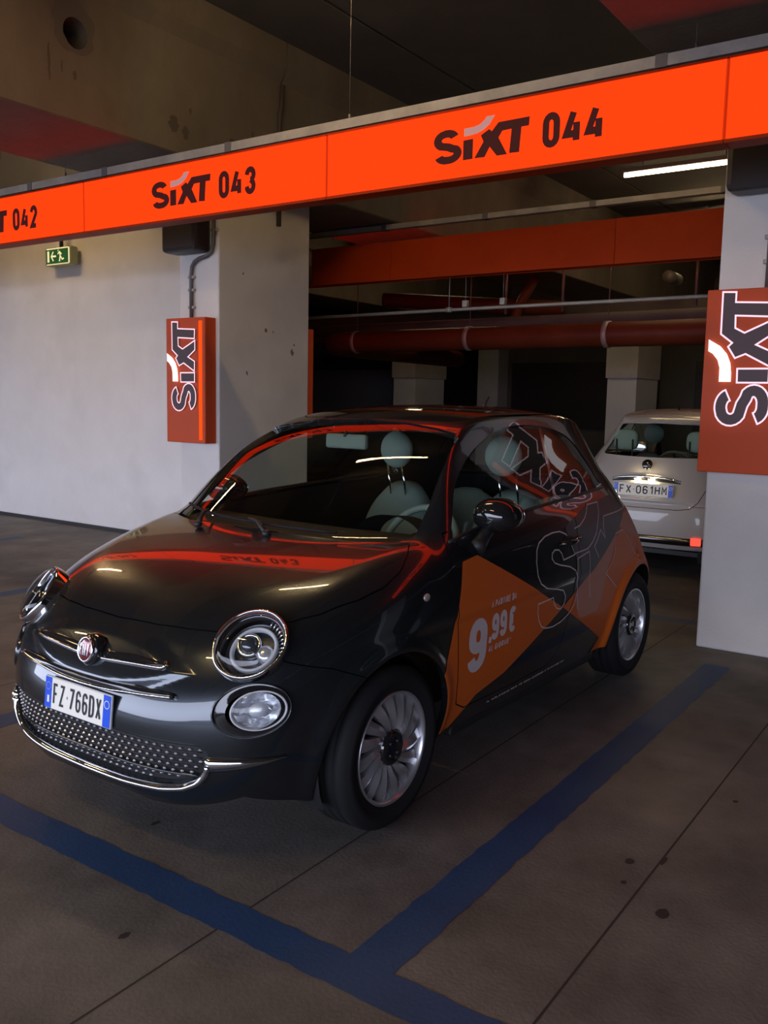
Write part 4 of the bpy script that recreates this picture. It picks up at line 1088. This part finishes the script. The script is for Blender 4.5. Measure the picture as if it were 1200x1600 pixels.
def build_car(root,paint,dark):
    pg=M[paint]; M['paint']=pg
    sp=lambda name,sk,mat,**k:skin_obj(name,sk,mat,root,**k)
    sp('windscreen',PN['windscreen'],M['glass'],off=-.003,skirt=0)
    for s in (-1,1):
        sd=half(PN['side'],s)
        # split at the door pillar: front glass, black pillar, rear quarter glass
        ph=lambda v:(v[:,0]-(1.392+(v[:,2]-1.051)*.58))
        a,b=split(sd,lambda v:ph(v)+.002); b1,c=split(b,lambda v:ph(v)-.030)
        sp('side_window',a,M['glass_side'],off=-.004,skirt=0); sp('window_pillar',b1,M['black_gloss'],off=-.002,skirt=0)
        sp('quarter_window',c,M['glass_side'],off=-.004,skirt=0)
    sp('rear_window',PN['rear_window'],M['glass_side'],off=-.003,skirt=0)
    sp('bonnet',PN['hood'],pg)
    sp('front_bumper',PN['front_bumper'],pg,skirt=.02)
    for s in (-1,1):
        sp('door',half(PN['door'],s),pg); sp('fender',half(PN['fender'],s),pg,skirt=.03)
        sp('tail_light',half(PN['tail_light'],s),M['red_lens'],off=.004)
    sp('roof_panel',PN['roof_panel'],M['black_gloss'] if dark else pg)
    sp('tailgate',PN['tailgate'],pg); sp('rear_bumper',PN['rear_bumper'],pg,skirt=.03)
    sp('body_frame',PN['body_frame'],pg,skirt=.03)
    sp('inner_shell',PN['inner'],M['black_plastic'],off=-.022,skirt=0)
    # floor pan and wheel wells
    MB().box(-.45,2.55,-.50,.50,.20,.24).build('floor_pan',M['black_plastic'],root)
    for cx in (0,2.3):
        for s in (-1,1):
            N=24; V=[]; m=MB()
            for yy in (s*.44,s*.72):
                for k in range(N+1):
                    a=math.radians(-25+230*k/N); V.append((cx+.335*math.cos(a),yy,.298+.335*math.sin(a)))
            m.add(V,[(k,k+1,N+2+k,N+1+k) for k in range(N)]+[tuple(range(N+1))],True)
            m.build('wheel_well',M['black_plastic'],root)
    for s in (-1,1): MB().box(.45,1.85,min(s*.745,s*.66),max(s*.745,s*.66),.185,.235,.01).build('sill',M['black_plastic'],root)
    for x in (0,2.3):
        for s in (-1,1): wheel(root,x,s)
    for s in (-1,1): lamp_cluster(root,s); fog_cluster(root,s); mirror(root,s,M['black_gloss'] if dark else pg)
    for s in (-1,1):
        pts=resample([(.40,.968),(.55,.992),(.911,1.024),(1.367,1.045),(1.65,1.056),(2.03,1.070)],30)
        y=side_hit(pts[:,0],pts[:,1],s); P=np.stack([pts[:,0],y,pts[:,1]],1); P=P+Fn(P)*.002
        MB().tube(P,.0075,8).build('waist_moulding',M['black_plastic'],root)
        # seals round the glass
        # handle
        t=empty('door_handle',(1.39,s*.80,.865),0,root)
        MB().tube([(-.085,-s*.012,-.004),(-.06,s*.010,0),(0,s*.016,.002),(.06,s*.010,.004),(.085,-s*.012,.006)],[.011,.013,.013,.013,.011],12).build('grip',M['chrome'] if not dark else M['black_gloss'],t)
        MB().ball((.0,-s*.012,.0),(.062,.008,.030),20,10).build('cup',M['black_plastic'],t)
        MB().ball((.115,-s*.006,.008),(.011,.005,.011),12,8).build('key_barrel',M['chrome'],t)
        # side repeater
        yy=float(side_hit([.18],[.80],s)[0]); MB().ball((0,0,0),(.020,.007,.015),18,10).build('side_repeater',nmat('clear side repeater',(.6,.52,.45),.15,.5),root,loc=(.18,yy,.80))
    # wipers
    for a,b,pv in (((.70,1.002),(.02,.985),(.30,.970)),((.40,.995),(-.372,.978),(-.09,.966))):
        t=empty('wiper',(.14,pv[0],.96),0,root); o=Vector((.14,pv[0],.96))
        A=np.stack([np.linspace(min(a[0],.60),b[0],14),np.linspace(a[1]+.004,b[1]+.006,14)],1)
        P,N=polyline_on_front([tuple(q) for q in A],0)
        ok=P+N*.012
        MB().tube([Vector(q)-o for q in ok],.0065,6).build('wiper_blade',M['rubber'],t)
        mid=Vector(P[6]+N[6]*.028); piv=Vector((.085,pv[0],.972))
        MB().tube([piv-o,(piv+mid)/2+Vector((0,0,.018))-o,mid-o],[.012,.008,.006],8).build('wiper_arm',M['black_plastic'],t)
        MB().ball(piv-o,(.018,.018,.014),14,8).build('pivot_cap',M['black_plastic'],t)
    # interior
    for y in (-.35,.35): seat(root,y); seat(root,y*.95,False,dark)
    m=MB(); V=[]; n=20
    for i in range(n+1):
        y=-.64+1.28*i/n
        for (x,z) in ((.16+.35*abs(y)**2.2,.945),(.30+.3*abs(y)**2.2,.965),(.52+.15*abs(y)**2,.955),(.66,.90),(.68,.70),(.55,.55)): V.append((x,y,z))
    m.add(V,[(i*6+j,i*6+j+1,(i+1)*6+j+1,(i+1)*6+j) for i in range(n) for j in range(5)],True).build('dashboard',M['dash'],root)
    t=empty('steering_wheel',(.80,-.34,.865),0,root); ax=Vector((-.88,0,.47)).normalized(); u=Vector((0,1,0)); v=ax.cross(u)
    ring=[u*.185*math.cos(2*math.pi*k/40)+v*.185*math.sin(2*math.pi*k/40) for k in range(40)]
    MB().tube(ring,.016,10,closed=True).build('wheel_rim',M['ivory'] ,t)
    MB().ball((0,0,0),(.04,.07,.06),18,10).build('airbag_cover',M['dash'],t)
    for q in ((.17,0),(-.17,0),(0,-.17)): MB().tube([(0,0,0),u*q[0]+v*q[1]],.012,8).build('wheel_spoke',M['dash'],t)
    V=[];m=MB()
    for k in range(17):
        a=math.pi*k/16; V+=[(.56,-.34+.19*math.cos(a),.90+.125*math.sin(a)),(.72,-.34+.16*math.cos(a),.90+.105*math.sin(a))]
    m.add(V,[(2*k,2*k+1,2*k+3,2*k+2) for k in range(16)],True).build('instrument_hood',M['dash'],root)
    t=empty('rear_view_mirror',(.70,0,1.315),0,root)
    MB().box(-.012,.018,-.115,.115,-.033,.033,.012).build('mirror_case',M['ivory'],t); MB().tube([(-.01,0,.02),(.0,0,.045)],.009,8).build('stem',M['black_plastic'],t)
    MB().tube([(0,0,0),(.06,0,.055)],[.010,.004],8).build('roof_antenna',M['black_plastic'],root,loc=(1.93,0,1.48))
    # rear furniture
    t=empty('tailgate_handle',(2.79,0,.905),0,root)
    ys=np.linspace(-.30,.30,25); zs=.895-.025*(ys/.30)**2; xx=rear_hit(ys,zs)
    for zz,rr,mt,nm in ((0,.013,'chrome','chrome_bar'),(-.022,.014,'black_plastic','recess')):
        MB().tube([(x-2.79+.006,y,z+zz-.905) for x,y,z in zip(xx,ys,zs)],[rr*max(.25,(1-abs(y/.30)**4))**.5 for y in ys],10).build(nm,M[mt],t)
    for y in (-.06,.06): MB().box(.006,.02,y-.025,y+.025,-.036,-.026).build('plate_lamp',M['plate_light'] if not dark else M['halo'],t)
    b=empty('rear_badge',(2.752,0,1.00),0,root); b.rotation_euler=(0,math.radians(-14),0)
    MB().lathe([(.0,.016),(.035,.014),(.044,.008),(.046,.0)],32,axis='x').build('badge_ring',M['black_gloss'],b)
    ys=np.linspace(-.56,.56,33); zs=.365+0*ys; xx=rear_hit(ys,zs); V=[]
    for x,y,z in zip(xx,ys,zs): V+=[(x+.002,y,z-.034),(x+.014,y,z-.029),(x+.016,y,z),(x+.014,y,z+.029),(x+.002,y,z+.034)]
    MB().add(V,[(i*5+j,i*5+j+1,(i+1)*5+j+1,(i+1)*5+j) for i in range(32) for j in range(4)],True).build('rear_chrome_strip',nmat('dark chrome',(.12,.12,.13),.15,1.),root)
    for s in (-1,1):
        x=float(rear_hit([s*.47],[.372])[0])
        q=MB().box(-.006,.02,-.042,.042,-.032,.032,.008).build('rear_fog_lamp',M['red_glow'] if (not dark and s>0) else M['red_lens'],root,loc=(x+.006,s*.47,.372)); q.rotation_euler=(0,0,math.radians(-14*-s))
    return root
def front_details(root):
    # lower grille: recessed panel, mesh and studs
    g=PN['grille_hole']; t=empty('lower_grille',(0,0,0),0,root)
    skin_obj('grille_backing',g,M['black_plastic'],t,off=-.030,skirt=0)
    V,Fc=[],[]
    # diamond studs in slanted rows
    studs=MB()
    for r in range(8):
        z=.289+r*.0195
        for c in range(-17,18):
            y=c*.031+(r%2)*.0155
            if GR(np.array([y]),np.array([z]))[0]>-.012: continue
            x=float(front_hit([y],[z])[0]); P=np.array([[x,y,z]]); n=Fn(P)[0]; p=P[0]-n*.016
            u,v,_=frame_from(Vector(n)); p=Vector(p)
            base=len(studs.v)
            studs.add([p+u*.0072,p+v*.0044,p-u*.0072,p-v*.0044,p+Vector(n)*.006],[(0,1,4),(1,2,4),(2,3,4),(3,0,4)])
    q=studs.build('grille_stud',M['stud'],t); q['kind']='stuff'
    # honeycomb ribs behind the studs
    rib=MB()
    for r in range(8):
        z=.289+r*.0195+.00975*0
        ys=np.linspace(-.50,.50,60); 
        ok=[y for y in ys if GR(np.array([y]),np.array([z]))[0]<-.006]
        if len(ok)<4: continue
        ok=np.array(ok); zz=z+.0098+0*ok; P,N=polyline_on_front(list(zip(ok,zz)),0); P=P-N*.020
        rib.tube(P,.0020,5)
    rib.build('grille_rib',M['black_plastic'],t)['kind']='stuff'
    # dark bar inside the grille
    ys=np.linspace(-.49,.49,40); P,N=polyline_on_front([(y,.318+.0*abs(y)) for y in ys],0); MB().tube(P-N*.014,.006,8).build('grille_bar',M['black_gloss'],t)
    # bright strip under the grille and its side blades
    path=resample([(-.522,.368),(-.512,.335),(-.488,.305),(-.44,.280),(-.36,.264),(-.2,.254),(0,.250),(.2,.254),(.36,.264),(.44,.280),(.488,.305),(.512,.335),(.522,.368)],70)
    blade_strip('chrome_lip',root,[tuple(p) for p in path],[.011]*70,M['chrome'],.014,.002)
    for s in (-1,1):
        pts=resample([(s*.515,.366),(s*.56,.368),(s*.605,.371),(s*.65,.376),(s*.682,.384)],16)
        hw=[.024*(1-(i/15)**2.2)*.98+.001 for i in range(16)]
        blade_strip('chrome_blade',root,[tuple(p) for p in pts],hw,M['chrome'],.012,.002)
    # whisker mouldings
    for s in (-1,1):
        pts=resample([(s*.05,.640),(s*.2,.648),(s*.335,.650)],16); hw=[.017*(max(.06,1-((i-4)/11.)**2 if i>4 else 1))**.5 for i in range(16)]
        blade_strip('whisker_recess',root,[tuple(p) for p in pts],hw,M['black_gloss'],.003,.001)
        pts=resample([(s*.05,.628),(s*.2,.636),(s*.335,.640),(s*.343,.647),(s*.330,.655)],20)
        blade_strip('chrome_whisker',root,[tuple(p) for p in pts],[.0060]*20,M['chrome'],.010,.002)
    pts=resample([(-.40,.568),(-.2,.560),(0,.558),(.2,.560),(.40,.568)],40)
    blade_strip('upper_intake',root,[tuple(p) for p in pts],[.015*(max(.04,1-((i-19.5)/20)**4))**.5 for i in range(40)],M['black_gloss'],.003,.012)
    pts=resample([(-.40,.562),(-.2,.551),(0,.548),(.2,.551),(.40,.562)],40)
    blade_strip('chrome_moustache',root,[tuple(p) for p in pts],[.0058]*40,M['chrome'],.009,.013)
    # round badge on its black plinth
    t=empty('front_badge',(-.672,0,.650),0,root); t.rotation_euler=(0,math.radians(12),0); t.scale=(.9,.82,.9)
    MB().lathe([(.062,.03),(.060,-.004),(.054,-.012),(.0,-.013)],40,axis='x').build('plinth',M['black_gloss'],t)
    MB().lathe([(.047,-.010),(.049,-.020),(.045,-.026),(.040,-.022)],40,axis='x').build('chrome_ring',M['chrome'],t)
    MB().lathe([(.042,-.020),(.020,-.024),(.0,-.025)],40,axis='x').build('red_field',M['badge_red'],t)
    V,Fc,W=text2d('FIAT',.044,.0125,.0036,.0030)
    place2d('badge_letters',[(u-W/2,v-.023) for u,v in V],Fc,lambda u,v,d:(-.0262-d,-u*1.15,v),M['chrome'],t)
def livery(root):
    off=.0016
    sk=half(SKIN,-1); _,sk=split(sk,arch(0.)); _,sk=split(sk,arch(2.3)); sk,_=split(sk,lambda v:.235-v[:,2])
    def film(poly,name,mat,o=off,gapd=True):
        f=psdf(poly); a,_=split(sk,lambda v:np.maximum(f(v[:,0],v[:,2]),.4+v[:,1]))
        if gapd:
            i1,o1=cut(a,phi_door,.0026)
            for q in (i1,o1):
                if len(q.F): skin_obj(name,q,M[mat],root,off=o,skirt=0)
        else: skin_obj(name,a,M[mat],root,off=o,skirt=0)
    film([(.558,.905),(.441,.893),(.366,.727),(.313,.554),(.269,.485),(.29,.36),(.32,.22),(.40,.22),(.574,.335),(.789,.379),(1.299,.570)],'orange_film','orange_film')
    film([(1.299,.570),(2.23,.935),(2.60,.955),(2.70,.70),(2.70,.2),(1.80,.23),(1.86,.305)],'orange_film','orange_film')
    film([(1.379,.93),(1.55,.97),(1.731,1.01),(2.10,1.03),(2.27,.925),(1.416,.615),(1.44,.78)],'grey_film_panel','grey_tint',off)
    film([(1.416,.615),(1.976,.835),(1.90,.75),(1.827,.69),(1.78,.54),(1.74,.475),(1.54,.475),(1.49,.49)],'pale_film_panel','blush_film',off+.0006)
    film([(2.06,.87),(2.20,.92),(2.50,.93),(2.62,.80),(2.45,.76),(2.25,.80)],'pale_film_panel','blush_film',off+.0006)
    # outlined letters, thin pale lines: each loop in side view (x,z)
    def line(pts,w_=.0052,closed=False,name='outline_letter'):
        V,Fc=stroke(pts+([pts[0]] if closed else []),w_); side_print(name,V,Fc,M['grey_film'],root,.0034,.05)
    s_o=[LX_(p) for p in S_PX]
    line(s_o,.006,True)
    line([LX_(p) for p in MARK_PX],.0055,False,'outline_mark'); line([LX_(p) for p in I_PX],.0055,False); line([LX_(p) for p in X_PX],.0055,False); line([LX_(p) for p in X2_PX],.0055,False)
    def words(txt,x0,z0,dx,h,wd,th,gap,slope,name,slant=0):
        V,Fc,W=text2d(txt,h,wd,th,gap); k=dx/W
        side_print(name,[(x0+u*k+slant*v,z0+v+slope*u*k) for u,v in V],Fc,M['grey_film'],root,.003,.02)
    words('9',.458,.442,.138,.218,.12,.046,.01,0.03,'price_lettering')
    words(',99€',.605,.548,.235,.110,.062,.025,.008,.03,'price_lettering')
    words('A PARTIRE DA',.612,.688,.205,.028,.014,.0058,.005,.03,'price_lettering',.1)
    words('AL GIORNO*',.615,.505,.185,.026,.014,.0055,.005,.02,'price_lettering',.1)
    words('IL NOLEGGIO PER TE OGNI GIORNO A PARTIRE DA',.70,.262,.74,.011,.010,.003,.004,.015,'sill_lettering')
# ============================================================ place both cars
car=empty('car',(0,0,0),-.0198)
build_car(car,'paint_grey',True); front_details(car); livery(car)
plate(car,-.7235,.484,.36,.11,'FZ·766DX',False,.10)
tag(car,'dark grey metallic hatchback with orange vinyl film parked in the front bay','car')
wc=empty('car',(7.93,.095,0),math.pi)
build_car(wc,'paint_white',False)
plate(wc,2.826,.785,.52,.11,'FX·061HM',True,-.08)
tag(wc,'white hatchback seen from behind, parked beyond the dark car','car')
